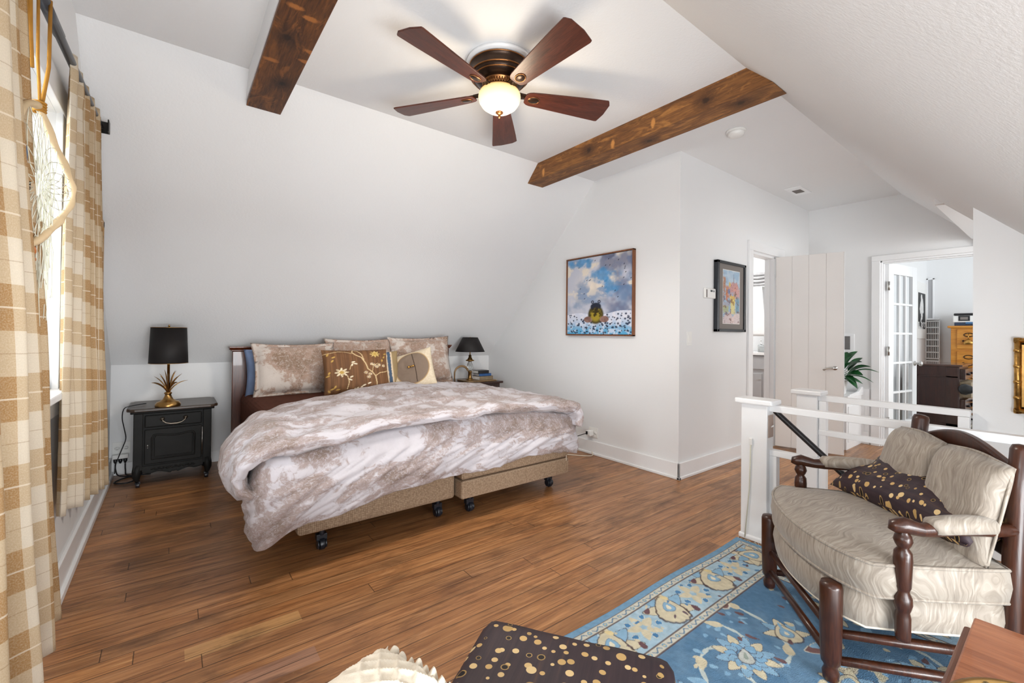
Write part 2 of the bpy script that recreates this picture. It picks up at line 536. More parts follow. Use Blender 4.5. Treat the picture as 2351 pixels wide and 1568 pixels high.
class MB:
    def __init__(s):
        s.v, s.f, s.uv, s.sm = [], [], [], []

    def add(s, vs, fs, smooth=False, uvs=None):
        o = len(s.v)
        s.v += [tuple(p) for p in vs]
        for i, f in enumerate(fs):
            s.f.append(tuple(k + o for k in f))
            s.sm.append(smooth)
            s.uv.append(None if uvs is None else [uvs[k] for k in f])
        return s

    def box(s, x0, x1, y0, y1, z0, z1, rot=None, piv=None):
        vs = [Vector((x, y, z)) for z in (z0, z1) for y in (y0, y1) for x in (x0, x1)]
        if rot is not None:
            p = Vector(piv) if piv else Vector(((x0 + x1) / 2, (y0 + y1) / 2, (z0 + z1) / 2))
            vs = [rot @ (q - p) + p for q in vs]
        return s.add(vs, [(0, 2, 3, 1), (4, 5, 7, 6), (0, 1, 5, 4), (2, 6, 7, 3), (0, 4, 6, 2), (1, 3, 7, 5)])

    def prism(s, poly, axis, a, b):
        """poly of 2D points, extruded along axis from a to b"""
        def P(p, t):
            return {'x': (t, p[0], p[1]), 'y': (p[0], t, p[1]), 'z': (p[0], p[1], t)}[axis]
        n = len(poly)
        vs = [P(p, a) for p in poly] + [P(p, b) for p in poly]
        fs = [tuple(range(n))[::-1], tuple(range(n, 2 * n))] + [(i, (i + 1) % n, n + (i + 1) % n, n + i) for i in range(n)]
        return s.add(vs, fs)

    def lathe(s, prof, c=(0, 0, 0), seg=24, axis='z', smooth=True, sx=1, sy=1):
        vs, fs = [], []
        for r, z in prof:
            for k in range(seg):
                a = 2 * PI * k / seg
                p = (r * math.cos(a) * sx, r * math.sin(a) * sy, z)
                if axis == 'x':
                    p = (p[2], p[0], p[1])
                if axis == 'y':
                    p = (p[0], p[2], p[1])
                vs.append((p[0] + c[0], p[1] + c[1], p[2] + c[2]))
        n = len(prof)
        for i in range(n - 1):
            for k in range(seg):
                k2 = (k + 1) % seg
                fs.append((i * seg + k, i * seg + k2, (i + 1) * seg + k2, (i + 1) * seg + k))
        fs.append(tuple(range(seg))[::-1])
        fs.append(tuple(range((n - 1) * seg, n * seg)))
        return s.add(vs, fs, smooth)

    def tube(s, pts, r, seg=10, smooth=True, closed=False, flat=1.0):
        pts = [Vector(p) for p in pts]
        n = len(pts)
        rr = r if isinstance(r, (list, tuple)) else [r] * n
        vs, fs = [], []
        up = None
        for i, p in enumerate(pts):
            if closed:
                t = (pts[(i + 1) % n] - pts[i - 1]).normalized()
            else:
                t = (pts[min(i + 1, n - 1)] - pts[max(i - 1, 0)]).normalized()
            if up is None:
                up = Vector((0, 0, 1)) if abs(t.z) < .9 else Vector((1, 0, 0))
            a = t.cross(up).normalized()
            b = a.cross(t).normalized()
            up = b
            for k in range(seg):
                an = 2 * PI * k / seg
                vs.append(p + a * (math.cos(an) * rr[i]) + b * (math.sin(an) * rr[i] * flat))
        for i in range(n if closed else n - 1):
            for k in range(seg):
                k2 = (k + 1) % seg
                j = (i + 1) % n
                fs.append((i * seg + k, i * seg + k2, j * seg + k2, j * seg + k))
        if not closed:
            fs.append(tuple(range(seg))[::-1])
            fs.append(tuple(range((n - 1) * seg, n * seg)))
        return s.add(vs, fs, smooth)

    def grid(s, fn, nu, nv, smooth=True, uvfn=None, flip=False):
        vs, uvs = [], []
        for j in range(nv + 1):
            for i in range(nu + 1):
                u, v = i / nu, j / nv
                vs.append(fn(u, v))
                uvs.append(uvfn(u, v) if uvfn else (u, v))
        W = nu + 1
        fs = []
        for j in range(nv):
            for i in range(nu):
                q = (j * W + i, j * W + i + 1, (j + 1) * W + i + 1, (j + 1) * W + i)
                fs.append(q[::-1] if flip else q)
        return s.add(vs, fs, smooth, uvs)

    def ball(s, c, rx, ry=None, rz=None, seg=14, rings=9):
        ry = ry or rx
        rz = rz or rx
        pr = [(max(1e-4, math.sin(PI * i / rings)), -math.cos(PI * i / rings)) for i in range(rings + 1)]
        vs, fs = [], []
        for r, z in pr:
            for k in range(seg):
                a = 2 * PI * k / seg
                vs.append((c[0] + r * math.cos(a) * rx, c[1] + r * math.sin(a) * ry, c[2] + z * rz))
        for i in range(rings):
            for k in range(seg):
                k2 = (k + 1) % seg
                fs.append((i * seg + k, i * seg + k2, (i + 1) * seg + k2, (i + 1) * seg + k))
        return s.add(vs, fs, True)

    def build(s, name, m, parent=None, bevel=0, world=False, solid=0, sub=0, weld=False, seg=2):
        off = (0, 0, 0)
        vs = s.v
        if parent is not None and world:
            q = parent
            while '_o' not in q and q.parent is not None:
                q = q.parent
            off = Vector(q.get('_o', (0, 0, 0)))
            vs = [(p[0] - off[0], p[1] - off[1], p[2] - off[2]) for p in vs]
        me = bpy.data.meshes.new(name)
        me.from_pydata(vs, [], s.f)
        me.polygons.foreach_set('use_smooth', s.sm)
        if any(u is not None for u in s.uv):
            ul = me.uv_layers.new(name='UVMap')
            flat = []
            for f, u in zip(s.f, s.uv):
                for k in range(len(f)):
                    flat += list(u[k]) if u is not None else [0, 0]
            ul.data.foreach_set('uv', flat)
        me.update()
        o = bpy.data.objects.new(name, me)
        COL.objects.link(o)
        me.materials.append(M[m] if isinstance(m, str) else m)
        if parent is not None:
            o.parent = parent
        if weld:
            w_ = o.modifiers.new('weld', 'WELD')
            w_.merge_threshold = 1e-4
        if solid:
            k = o.modifiers.new('thick', 'SOLIDIFY')
            k.thickness = solid
            k.offset = 0
        if bevel:
            b = o.modifiers.new('bevel', 'BEVEL')
            b.width = bevel
            b.segments = seg
            b.limit_method = 'ANGLE'
            b.angle_limit = .7
        if sub:
            k = o.modifiers.new('sub', 'SUBSURF')
            k.levels = k.render_levels = sub
        return o


def tag(o, label, cat, group=None, kind=None):
    o['label'] = label
    o['category'] = cat
    if group:
        o['group'] = group
    if kind:
        o['kind'] = kind
    return o


def thing(name, label, cat, loc=(0, 0, 0), rz=0, group=None):
    o = bpy.data.objects.new(name, None)
    o.empty_display_size = .05
    COL.objects.link(o)
    o.location = loc
    o.rotation_euler = (0, 0, rz)
    o['_o'] = tuple(loc)
    return tag(o, label, cat, group)


def struct(name, mb, m, **k):
    o = mb.build(name, m, **k)
    o['kind'] = 'structure'
    return o


def copy_tree(o, parent=None):
    c = o.copy()
    COL.objects.link(c)
    if parent is not None:
        c.parent = parent
    for ch in list(o.children):
        copy_tree(ch, c)
    return c


# numpy painting helpers -------------------------------------------------
RS = np.random.RandomState(7)


def vnoise(X, Y, freq, octv=4, seed=0, gain=.5):
    out = np.zeros_like(X)
    amp, tot = 1., 0.
    for o in range(octv):
        rs = np.random.RandomState(seed * 31 + o)
        L = rs.rand(256, 256)
        x, y = X * freq, Y * freq
        xi, yi = np.floor(x).astype(int), np.floor(y).astype(int)
        fx, fy = x - xi, y - yi
        fx = fx * fx * (3 - 2 * fx)
        fy = fy * fy * (3 - 2 * fy)
        g = lambda a, b: L[a % 256, b % 256]
        out += amp * ((g(xi, yi) * (1 - fx) + g(xi + 1, yi) * fx) * (1 - fy) + (g(xi, yi + 1) * (1 - fx) + g(xi + 1, yi + 1) * fx) * fy)
        tot += amp
        amp *= gain
        freq *= 2.03
    return out / tot


def sst(a, b, x):
    t = np.clip((x - a) / (b - a), 0, 1)
    return t * t * (3 - 2 * t)


def over(img, mask, col):
    mask = np.clip(mask, 0, 1)[..., None]
    c = np.array(col) if len(np.shape(col)) == 1 else col
    return img * (1 - mask) + c * mask


def paint_mesh(name, P, img, m, parent=None, smooth=False, bump=None):
    """P: (ny+1,nx+1,3) grid of points; img: (ny+1,nx+1,3) linear colours"""
    ny, nx = P.shape[0] - 1, P.shape[1] - 1
    me = bpy.data.meshes.new(name)
    idx = np.arange((ny + 1) * (nx + 1)).reshape(ny + 1, nx + 1)
    F = np.stack([idx[:-1, :-1], idx[:-1, 1:], idx[1:, 1:], idx[1:, :-1]], -1).reshape(-1, 4)
    me.vertices.add(P.shape[0] * P.shape[1])
    me.vertices.foreach_set('co', P.reshape(-1).astype(np.float32))
    me.loops.add(F.size)
    me.loops.foreach_set('vertex_index', F.reshape(-1).astype(np.int32))
    me.polygons.add(len(F))
    me.polygons.foreach_set('loop_start', (np.arange(len(F)) * 4).astype(np.int32))
    me.polygons.foreach_set('use_smooth', [smooth] * len(F))
    me.update(calc_edges=True)
    a = me.color_attributes.new('Col', 'FLOAT_COLOR', 'POINT')
    c4 = np.concatenate([img.reshape(-1, 3), np.ones((img.shape[0] * img.shape[1], 1))], 1)
    a.data.foreach_set('color', c4.reshape(-1).astype(np.float32))
    o = bpy.data.objects.new(name, me)
    COL.objects.link(o)
    me.materials.append(M[m])
    if parent is not None:
        o.parent = parent
    return o


# ------------------------------------------------------------------ the house shell
X0, X1, X3, Y1, Y2, ZC, YA, YB, ZK = -.396, 3.351, 6.19, 4.844, 2.051, 2.745, 3.005, 1.18, .906
YR = -.645
fl = MB()
for a in ((X0 - .1, 2.80, YR - .1, Y1 + .1), (2.80, X1 + .05, 1.10, Y1 + .1), (X1 + .05, 6.9, 1.10, 3.6), (3.42, X3 + .05, YR - .1, 1.10)):
    fl.box(a[0], a[1], a[2], a[3], -.2, 0)
struct('floor', fl, 'floor')
struct('floor', MB().box(X3 + .051, 9.95, -1.6, 1.099, -.2, .004).box(6.901, 9.95, 1.10, 1.65, -.2, .004).box(X3 + .051, 6.90, 1.10, 1.65, 0.0005, .004), 'carpet')
struct('ceiling', MB().box(X0 - .1, X3 + .1, YB, YA, ZC, ZC + .1).box(X1 + .1, 6.8, YA, 3.6, ZC, ZC + .1), 'slope')


def slope_l(y):
    return ZC - (y - YA)


def slope_r(y):
    return ZC - (YB - y)


struct('wall_sloped_left', MB().prism([(YA, ZC), (Y1 + .1, slope_l(Y1 + .1)), (Y1 + .1, slope_l(Y1) + .1), (YA, ZC + .1)], 'x', X0 - .1, X1 + .1), 'slope')
sr = MB()


def strip(y0, y1, x0, x1):
    sr.prism([(y1, slope_r(y1)), (y1, slope_r(y1) + .12), (y0, slope_r(y0) + .12), (y0, slope_r(y0))], 'x', x0, x1)


strip(.602, YB, X0 - .1, X3 + .1)
strip(-.05, .602, X0 - .1, 4.423)
strip(-.05, .602, 6.1, X3 + .1)
strip(YR, -.05, X0 - .1, -.2)  # gap up to the next strip is an added opening for fill light
strip(YR, -.05, 2.0, 4.423)
strip(YR, -.05, 6.1, X3 + .1)
struct('wall_sloped_right', sr, 'slope')
zd = slope_r(.602)
struct('wall_dormer', MB().box(4.37, 6.15, -1.1, .65, zd, zd + .06)
       .prism([(.602, zd), (-1.1, zd), (-1.1, slope_r(YR)), (YR, slope_r(YR))], 'x', 6.1, 6.15)
       .prism([(.602, zd), (-1.1, zd), (-1.1, slope_r(YR)), (YR, slope_r(YR))], 'x', 4.37, 4.42), 'wall')
struct('wall_right', MB().box(2.0, X3 + .1, YR - .1, YR, 0, slope_r(YR)), 'wall')  # wall stops short, the missing part is an added gap for fill light
struct('wall_back', MB().box(X0 - .1, X1 + .1, Y1, Y1 + .1, 0, ZK), 'wall')
# gable wall with the window, plus an added opening to let fill light in
WY0, WY1, WZ0, WZ1 = 1.20, 2.62, .95, 2.10
gw = MB()
gx0, gx1 = X0 - .12, X0
gw.box(gx0, gx1, .8, Y1 + .1, 0, WZ0)
gw.box(gx0, gx1, YR - .1, .8, 0, .70)
gw.box(gx0, gx1, YR - .1, 0, .70, 1.45)
gw.box(gx0, gx1, .8, WY0, WZ0, 1.45)
gw.box(gx0, gx1, YR - .1, Y1 + .1, WZ1, ZC + .1)
gw.box(gx0, gx1, WY1, Y1 + .1, WZ0, WZ1)
gw.box(gx0, gx1, YR - .1, WY0, 1.45, WZ1)
struct('wall_left', gw, 'wall')
# wall carrying the painting, cut by the slope
struct('wall_painting', MB().prism([(Y2, 0), (Y1 + .05, 0), (Y1 + .05, slope_l(Y1 + .05)), (YA, ZC), (Y2, ZC)], 'x', X1, X1 + .1), 'wall')
# wall with the plank door
DX0, DX1, DZ = 4.65, 5.22, 2.065
struct('wall_hall', MB().box(X1 + .1, DX0, Y2, Y2 + .1, 0, ZC).box(DX1, X3, Y2, Y2 + .1, 0, ZC).box(DX0, DX1, Y2, Y2 + .1, DZ, ZC), 'wall')
# wall at the end of the hall with the glazed door opening
FY0, FY1, FZ = .52, 1.36, 2.045
we = MB()
we.box(X3, X3 + .1, FY1, Y2 + .1, 0, ZC)
we.prism([(FY1, FZ), (FY1, ZC), (YB, ZC), (FY0, slope_r(FY0)), (FY0, FZ)], 'x', X3, X3 + .1)
we.prism([(FY0, 0), (FY0, slope_r(FY0)), (YR, slope_r(YR)), (YR, 0)], 'x', X3, X3 + .1)
struct('wall_end', we, 'wall')
# partition on the far side of the stairs
struct('wall_stairs', MB().prism([(.37, 0), (.37, slope_r(.37)), (YR, slope_r(YR)), (YR, 0)], 'x', 3.55, 3.65), 'wall')
struct('trim_4', MB().box(3.528, 3.55, YR, .372, .655, .69), 'trim', bevel=.004)
# stairwell below the floor
struct('wall_stairwell', MB().box(2.70, 2.80, -1.6, 1.2, -2.6, -.2).box(3.42, 3.52, -1.6, 1.2, -2.6, -.2).box(2.8, 3.42, 1.10, 1.2, -2.6, -.2).box(2.7, 3.52, -1.7, -1.6, -2.6, -.2), 'wall')
st = MB()
for k in range(9):
    st.box(2.8, 3.42, 1.1 - .27 * (k + 1), 1.1 - .27 * k, -.2 * (k + 1) - .2, -.2 * (k + 1))
struct('trim_stairs', st, 'floor')
# office and bathroom beyond
struct('wall_office', MB().box(X3 + .1, 9.9, 1.55, 1.65, 0, 2.6).box(9.8, 9.9, -1.6, 1.55, 0, 2.6).box(X3 + .1, 9.9, -1.6, 1.65, 2.6, 2.7), 'wall')
struct('wall_bathroom', MB().box(6.62, 6.72, Y2 + .1, 3.5, 0, ZC).box(X1 + .1, 6.72, 3.4, 3.5, 0, ZC), 'wall')

# baseboards
def board(name, *bx):
    b = MB()
    for q in bx:
        b.box(*q)
    struct(name, b, 'trim', bevel=.004)


board('baseboard_left', (X0, X0 + .016, YR, Y1 - .001, 0, .15), (X0, X0 + .030, YR, Y1 - .001, 0, .035))
board('baseboard_back', (X0 + .03, X1, Y1 - .012, Y1, 0, .10))
board('baseboard_painting', (X1 - .016, X1, Y2 - .016, Y1 - .012, 0, .135), (X1 - .026, X1, Y2 - .026, Y1 - .012, 0, .022))
board('baseboard_hall', (X1 - .016, DX0 - .09, Y2 - .016, Y2, 0, .135), (X1 - .026, DX0 - .09, Y2 - .026, Y2, 0, .022), (DX1 + .1, X3, Y2 - .016, Y2, 0, .135))
board('baseboard_end', (X3 - .016, X3, FY1 + .085, Y2, 0, .135))
bb = MB().box(X3 - .012, X3, FY1 + .085, 1.51, .135, .62)
for k in range(1):
    y = FY1 + .1
    while y < 1.51:
        bb.box(X3 - .016, X3 - .012, y, y + .026, .135, .60)
        y += .034
struct('trim_5', bb, 'trim')

# casing of the plank door and its jamb
c = MB()
c.box(DX0 - .085, DX0 + .005, Y2 - .022, Y2, 0, DZ + .005)
c.box(DX1 + .06, DX1 + .14, Y2 - .022, Y2, 0, DZ)
c.box(DX0 - .085, DX1 + .20, Y2 - .024, Y2, DZ + .005, DZ + .10)
c.box(DX0, DX0 + .02, Y2, Y2 + .1, 0, DZ)
c.box(DX1 - .02, DX1, Y2, Y2 + .1, 0, DZ)
c.box(DX0, DX1, Y2, Y2 + .1, DZ - .02, DZ)
c.box(DX1 - .034, DX1 - .02, Y2 + .04, Y2 + .07, 0, DZ - .02)
c.box(DX0 + .02, DX0 + .034, Y2 + .04, Y2 + .07, 0, DZ - .02)
struct('trim_1', c, 'trim', bevel=.003)
# casing of the office door
c = MB()
c.box(X3 - .022, X3, FY1 - .005, FY1 + .07, 0, FZ)
c.box(X3 - .022, X3, FY0 - .07, FY0 + .005, 0, FZ)
c.box(X3 - .024, X3, FY0 - .07, FY1 + .07, FZ, FZ + .058)
c.box(X3, X3 + .1, FY1 - .02, FY1, 0, FZ)
c.box(X3, X3 + .1, FY0, FY0 + .02, 0, FZ)
c.box(X3, X3 + .1, FY0, FY1, FZ - .02, FZ)
c.box(X3 + .03, X3 + .06, FY0, FY1, FZ - .034, FZ - .02)
c.box(X3 + .03, X3 + .055, FY1 - .032, FY1 - .02, 0, FZ)
struct('trim_2', c, 'trim', bevel=.003)

# window in the gable wall
win = bpy.data.objects.new('window_1', None)
COL.objects.link(win)
win.location = (X0, 1.9, WZ0)
win['_o'] = (X0, 1.9, WZ0)
win['kind'] = 'structure'
c = MB()
c.box(X0, X0 + .022, WY1 - .01, WY1 + .09, WZ0 - .02, WZ1 + .10)
c.box(X0, X0 + .022, WY0 - .09, WY0 + .01, WZ0 - .02, WZ1 + .10)
c.box(X0, X0 + .026, WY0 - .11, WY1 + .11, WZ1, WZ1 + .11)
c.build('casing', 'trim', win, .003, True)
MB().box(X0 - .1, X0 + .055, WY0 - .12, WY1 + .12, WZ0 - .03, WZ0).build('sill', 'trim', win, .006, True)
MB().box(X0, X0 + .02, WY0 - .1, WY1 + .1, WZ0 - .11, WZ0 - .03).build('apron', 'trim', win, .003, True)
c = MB()
for y0, y1 in ((WY0, WY0 + .05), (WY1 - .05, WY1), (1.885, 1.935)):
    c.box(X0 - .09, X0 - .045, y0, y1, WZ0, WZ1)
for z0, z1 in ((WZ0, WZ0 + .06), (WZ1 - .05, WZ1), (1.51, 1.55)):
    c.box(X0 - .085, X0 - .05, WY0, WY1, z0, z1)
c.build('sash', 'trim', win, .003, True)
MB().box(X0 - .07, X0 - .066, WY0, WY1, WZ0, WZ1).build('pane', 'pane', win, 0, True)

# plank door standing open into the hall
d1 = bpy.data.objects.new('door_1', None)
COL.objects.link(d1)
hx, hy = 5.205, 2.03
ex, ey = 5.335, 1.452
d1.location = (hx, hy, 0)
d1.rotation_euler = (0, 0, math.atan2(ey - hy, ex - hx))
d1['kind'] = 'structure'
LW = math.hypot(ex - hx, ey - hy)
c = MB()
for k in range(4):
    g = .0025
    c.box(LW * k / 4 + g, LW * (k + 1) / 4 - g, -.034, 0, .02, 2.055)
c.box(.0, LW, -.030, -.004, .022, 2.053)
c.build('leaf', 'door', d1, .002)
MB().box(LW - .001, LW + .003, -.034, 0, .02, 2.055).build('edge', 'trim', d1)
c = MB()
for s in (-1, 1):
    y = -.034 - .001 if s < 0 else .001
    c.tube([(LW - .07, y, .885), (LW - .07, y + s * .035, .885)], .012, 10)
    c.tube([(LW - .07, y + s * .035, .885), (LW - .10, y + s * .045, .886), (LW - .13, y + s * .042, .882), (LW - .155, y + s * .038, .872), (LW - .163, y + s * .036, .862)], [.009, .009, .008, .008, .01], 8)
    c.lathe([(.02, -.004), (.02, .004)], (LW - .07, y, .885), 16, 'y')
c.build('handle', 'steel', d1)
c = MB()
for z in (1.75, .25):
    c.box(-.006, .03, .0, .004, z, z + .09)
    c.tube([(-.004, .006, z), (-.004, .006, z + .09)], .006, 8)
c.build('hinge', 'trim', d1)

# glazed door opening into the office
d2 = bpy.data.objects.new('door_2', None)
COL.objects.link(d2)
hx, hy, ex, ey = 6.275, 1.335, 6.97, 1.222
d2.location = (hx, hy, 0)
d2.rotation_euler = (0, 0, math.atan2(ey - hy, ex - hx))
d2['kind'] = 'structure'
LW = math.hypot(ex - hx, ey - hy)
c = MB()
t0, t1 = -.038, 0
zb, zt = .02, 2.03
c.box(0, .115, t0, t1, zb, zt)
c.box(LW - .115, LW, t0, t1, zb, zt)
c.box(.115, LW - .115, t0, t1, zb, zb + .23)
c.box(.115, LW - .115, t0, t1, zt - .12, zt)
gx0_, gx1_, gz0, gz1 = .115, LW - .115, zb + .23, zt - .12
for k in (1, 2):
    x = gx0_ + (gx1_ - gx0_) * k / 3
    c.box(x - .012, x + .012, t0 + .004, t1 - .004, gz0, gz1)
for k in range(1, 5):
    z = gz0 + (gz1 - gz0) * k / 5
    c.box(gx0_, gx1_, t0 + .003, t1 - .003, z - .012, z + .012)
c.build('leaf', 'trim', d2, .003)
for j in range(5):
    for i in range(3):
        xa = gx0_ + (gx1_ - gx0_) * i / 3
        za = gz0 + (gz1 - gz0) * j / 5
        MB().box(xa + .008, xa + (gx1_ - gx0_) / 3 - .008, -.021, -.017, za + .008, za + (gz1 - gz0) / 5 - .008).build('pane', 'pane', d2)
c = MB()
for s in (-1, 1):
    y = t0 if s < 0 else t1
    c.lathe([(.028, 0), (.028, .006), (.011, .01), (.011, .035), (.026, .045), (.03, .058), (.022, .07), (.004, .074)] if s > 0 else [(.028, 0), (.028, -.006), (.011, -.01), (.011, -.035), (.026, -.045), (.03, -.058), (.022, -.07), (.004, -.074)], (LW - .06, y, .90), 18, 'y')
c.build('knob', 'steel', d2)
for z in (1.72, 1.0, .22):
    MB().box(-.04, -.002, -.038, -.033, z, z + .10).tube([(-.006, -.042, z), (-.006, -.042, z + .1)], .007, 8).build('hinge', 'steel', d2)

# ------------------------------------------------------------------ ceiling things
b = thing('ceiling_beam', 'white-sided ceiling beam with dark stained bottom board, near the window end', 'beam', (.435, 2.1, ZC))
MB().prism([(YB - .13, ZC - .13), (YB, ZC + .02), (YA, ZC + .02), (YA + .13, ZC - .13)], 'x', .337, .535).build('beam_box', 'wall', b, .002, True)
MB().prism([(YB - .135, ZC - .153), (YB - .115, ZC - .131), (YA + .125, ZC - .131), (YA + .148, ZC - .153)], 'x', .342, .532).build('bottom_board', 'beamd', b, .002, True)
tag(MB().prism([(YB - .145, ZC - .147), (YB, ZC + .02), (YA, ZC + .02), (YA + .147, ZC - .147)], 'x', 2.597, 2.785).build('ceiling_beam', 'beamx', None, .004),
    'knotty brown timber ceiling beam spanning between the two slopes beyond the fan', 'beam')

FC = (1.46, 2.03)
fan = thing('ceiling_fan', 'dark walnut five blade ceiling fan with a lit amber glass bowl', 'ceiling fan', (FC[0], FC[1], ZC))
MB().lathe([(.185, 0), (.19, -.012), (.19, -.022), (.165, -.024)], (0, 0, 0), 48).build('ceiling_ring', 'trim', fan)
MB().lathe([(.160, -.022), (.172, -.030), (.172, -.038), (.166, -.042), (.163, -.080), (.166, -.084), (.150, -.098), (.148, -.104), (.120, -.118), (.105, -.122)], (0, 0, 0), 48).build('motor_housing', 'bronze', fan)
c = MB()
for z, r in ((-.034, .1725), (-.083, .167), (-.101, .150)):
    c.tube([(r * math.cos(a), r * math.sin(a), z) for a in [2 * PI * k / 48 for k in range(48)]], .004, 6, True, True)
c.build('copper_trim', 'copper', fan)
c = MB().lathe([(.10, -.115), (.100, -.128), (.092, -.13), (.092, -.158), (.10, -.162), (.112, -.166), (.112, -.174), (.10, -.176)], (0, 0, 0), 40)
for k in range(40):
    a = 2 * PI * k / 40
    c.tube([(.093 * math.cos(a), .093 * math.sin(a), -.13), (.093 * math.cos(a), .093 * math.sin(a), -.158)], .0035, 5)
c.build('light_fitter', 'copper', fan)
gb = MB().lathe([(.112, -.172), (.119, -.185), (.121, -.20), (.116, -.225), (.100, -.25), (.072, -.27), (.035, -.281), (.008, -.284)], (0, 0, 0), 40).build('glass_bowl', 'bowl', fan)
MB().lathe([(.006, -.282), (.022, -.284), (.022, -.288), (.012, -.296), (.006, -.30), (.009, -.307), (.004, -.318)], (0, 0, 0), 20).build('finial', 'copper', fan)
pl_ = bpy.data.lights.new('fan_bulb', 'POINT')
pl_.energy = 7
pl_.color = (1, .84, .62)
pl_.shadow_soft_size = .07
po = bpy.data.objects.new('fan_bulb', pl_)
COL.objects.link(po)
po.location = (FC[0], FC[1], ZC - .43)
ps_ = bpy.data.lights.new('fan_downlight', 'SPOT')
ps_.energy = 45
ps_.color = (1, .93, .84)
ps_.spot_size = R170 = math.radians(165)
ps_.spot_blend = .5
ps_.shadow_soft_size = .10
pso = bpy.data.objects.new('fan_downlight', ps_)
COL.objects.link(pso)
pso.location = (FC[0], FC[1], ZC - .44)


def blade_pts():
    top = [(.155, .034), (.17, .046), (.19, .052), (.25, .056), (.40, .068), (.55, .080), (.64, .087), (.652, .084)]
    bot = [(.655, -.085), (.648, -.092), (.55, -.086), (.40, -.073), (.25, -.059), (.19, -.052), (.17, -.046), (.155, -.034), (.15, 0)]
    return top[::1], bot


tp, bt = blade_pts()
poly = tp + [(.668, .02), (.669, -.06)] + bt


def make_blade():
    c = MB().prism(poly, 'z', -.004, .004)
    o = c.build('blade', 'blade', fan, .002)
    iron = MB()
    iron.prism([(.09, -.025), (.15, -.018), (.20, -.016), (.20, .016), (.15, .018), (.09, .025)], 'z', .006, .014)
    iron.tube([(.08, 0, .0), (.12, 0, .012), (.16, 0, .010)], .012, 8)
    iron.build('blade_iron', 'bronze', o)
    MB().lathe([(.001, -.010), (.024, -.009), (.029, -.005), (.029, -.003)], (.205, 0, 0), 24, 'z', True, 1.15, .85).build('medallion', 'bronze', o)
    r = .029
    MB().tube([(.205 + r * 1.17 * math.cos(a), r * .87 * math.sin(a), -.006) for a in [2 * PI * k / 28 for k in range(28)]], .0025, 6, True, True).build('medallion_rim', 'copper', o)
    return o


b0 = make_blade()
bl = [b0]
for k in range(1, 5):
    bl.append(copy_tree(b0, fan))
for k, o in enumerate(bl):
    a = math.radians(51 + 72 * k)
    o.matrix_local = Matrix.Translation((0, 0, -.178)) @ Matrix.Rotation(a, 4, 'Z') @ Matrix.Rotation(math.radians(-12), 4, 'X')

sd = thing('smoke_detector', 'round white smoke detector on the flat ceiling beyond the timber beam', 'smoke detector', (3.34, 1.59, ZC))
MB().lathe([(.068, 0), (.070, -.008), (.066, -.012)], (0, 0, 0), 32).build('base_plate', 'glass_white', sd)
MB().lathe([(.052, -.012), (.058, -.016), (.058, -.024), (.052, -.038), (.035, -.044), (.004, -.045)], (0, 0, 0), 32).build('cover', 'glass_white', sd)
cv = thing('ceiling_vent', 'small white ceiling vent grille above the hall', 'vent', (5.22, 1.83, ZC))
MB().box(-.16, .16, -.075, .075, -.008, 0).build('vent_frame', 'trim', cv, .003)
c = MB()
for k in range(9):
    x = -.055 + k * .0137
    c.box(x, x + .006, -.04, .04, -.012, -.0081)
c.build('louvre', 'mat_grey', cv)

# ------------------------------------------------------------------ things on the walls
def art(P0, ux, uy, W, H, nx, ny, fn, name, parent, out):
    gx, gy = np.meshgrid(np.linspace(0, 1, nx + 1), np.linspace(0, 1, ny + 1))
    P = np.array(P0)[None, None] + gx[..., None] * np.array(ux) * W + gy[..., None] * np.array(uy) * H
    P = P - np.array(parent['_o'])
    return paint_mesh(name, P, fn(gx, gy), 'art', parent)


H = lambda s: np.array(hexc(s))


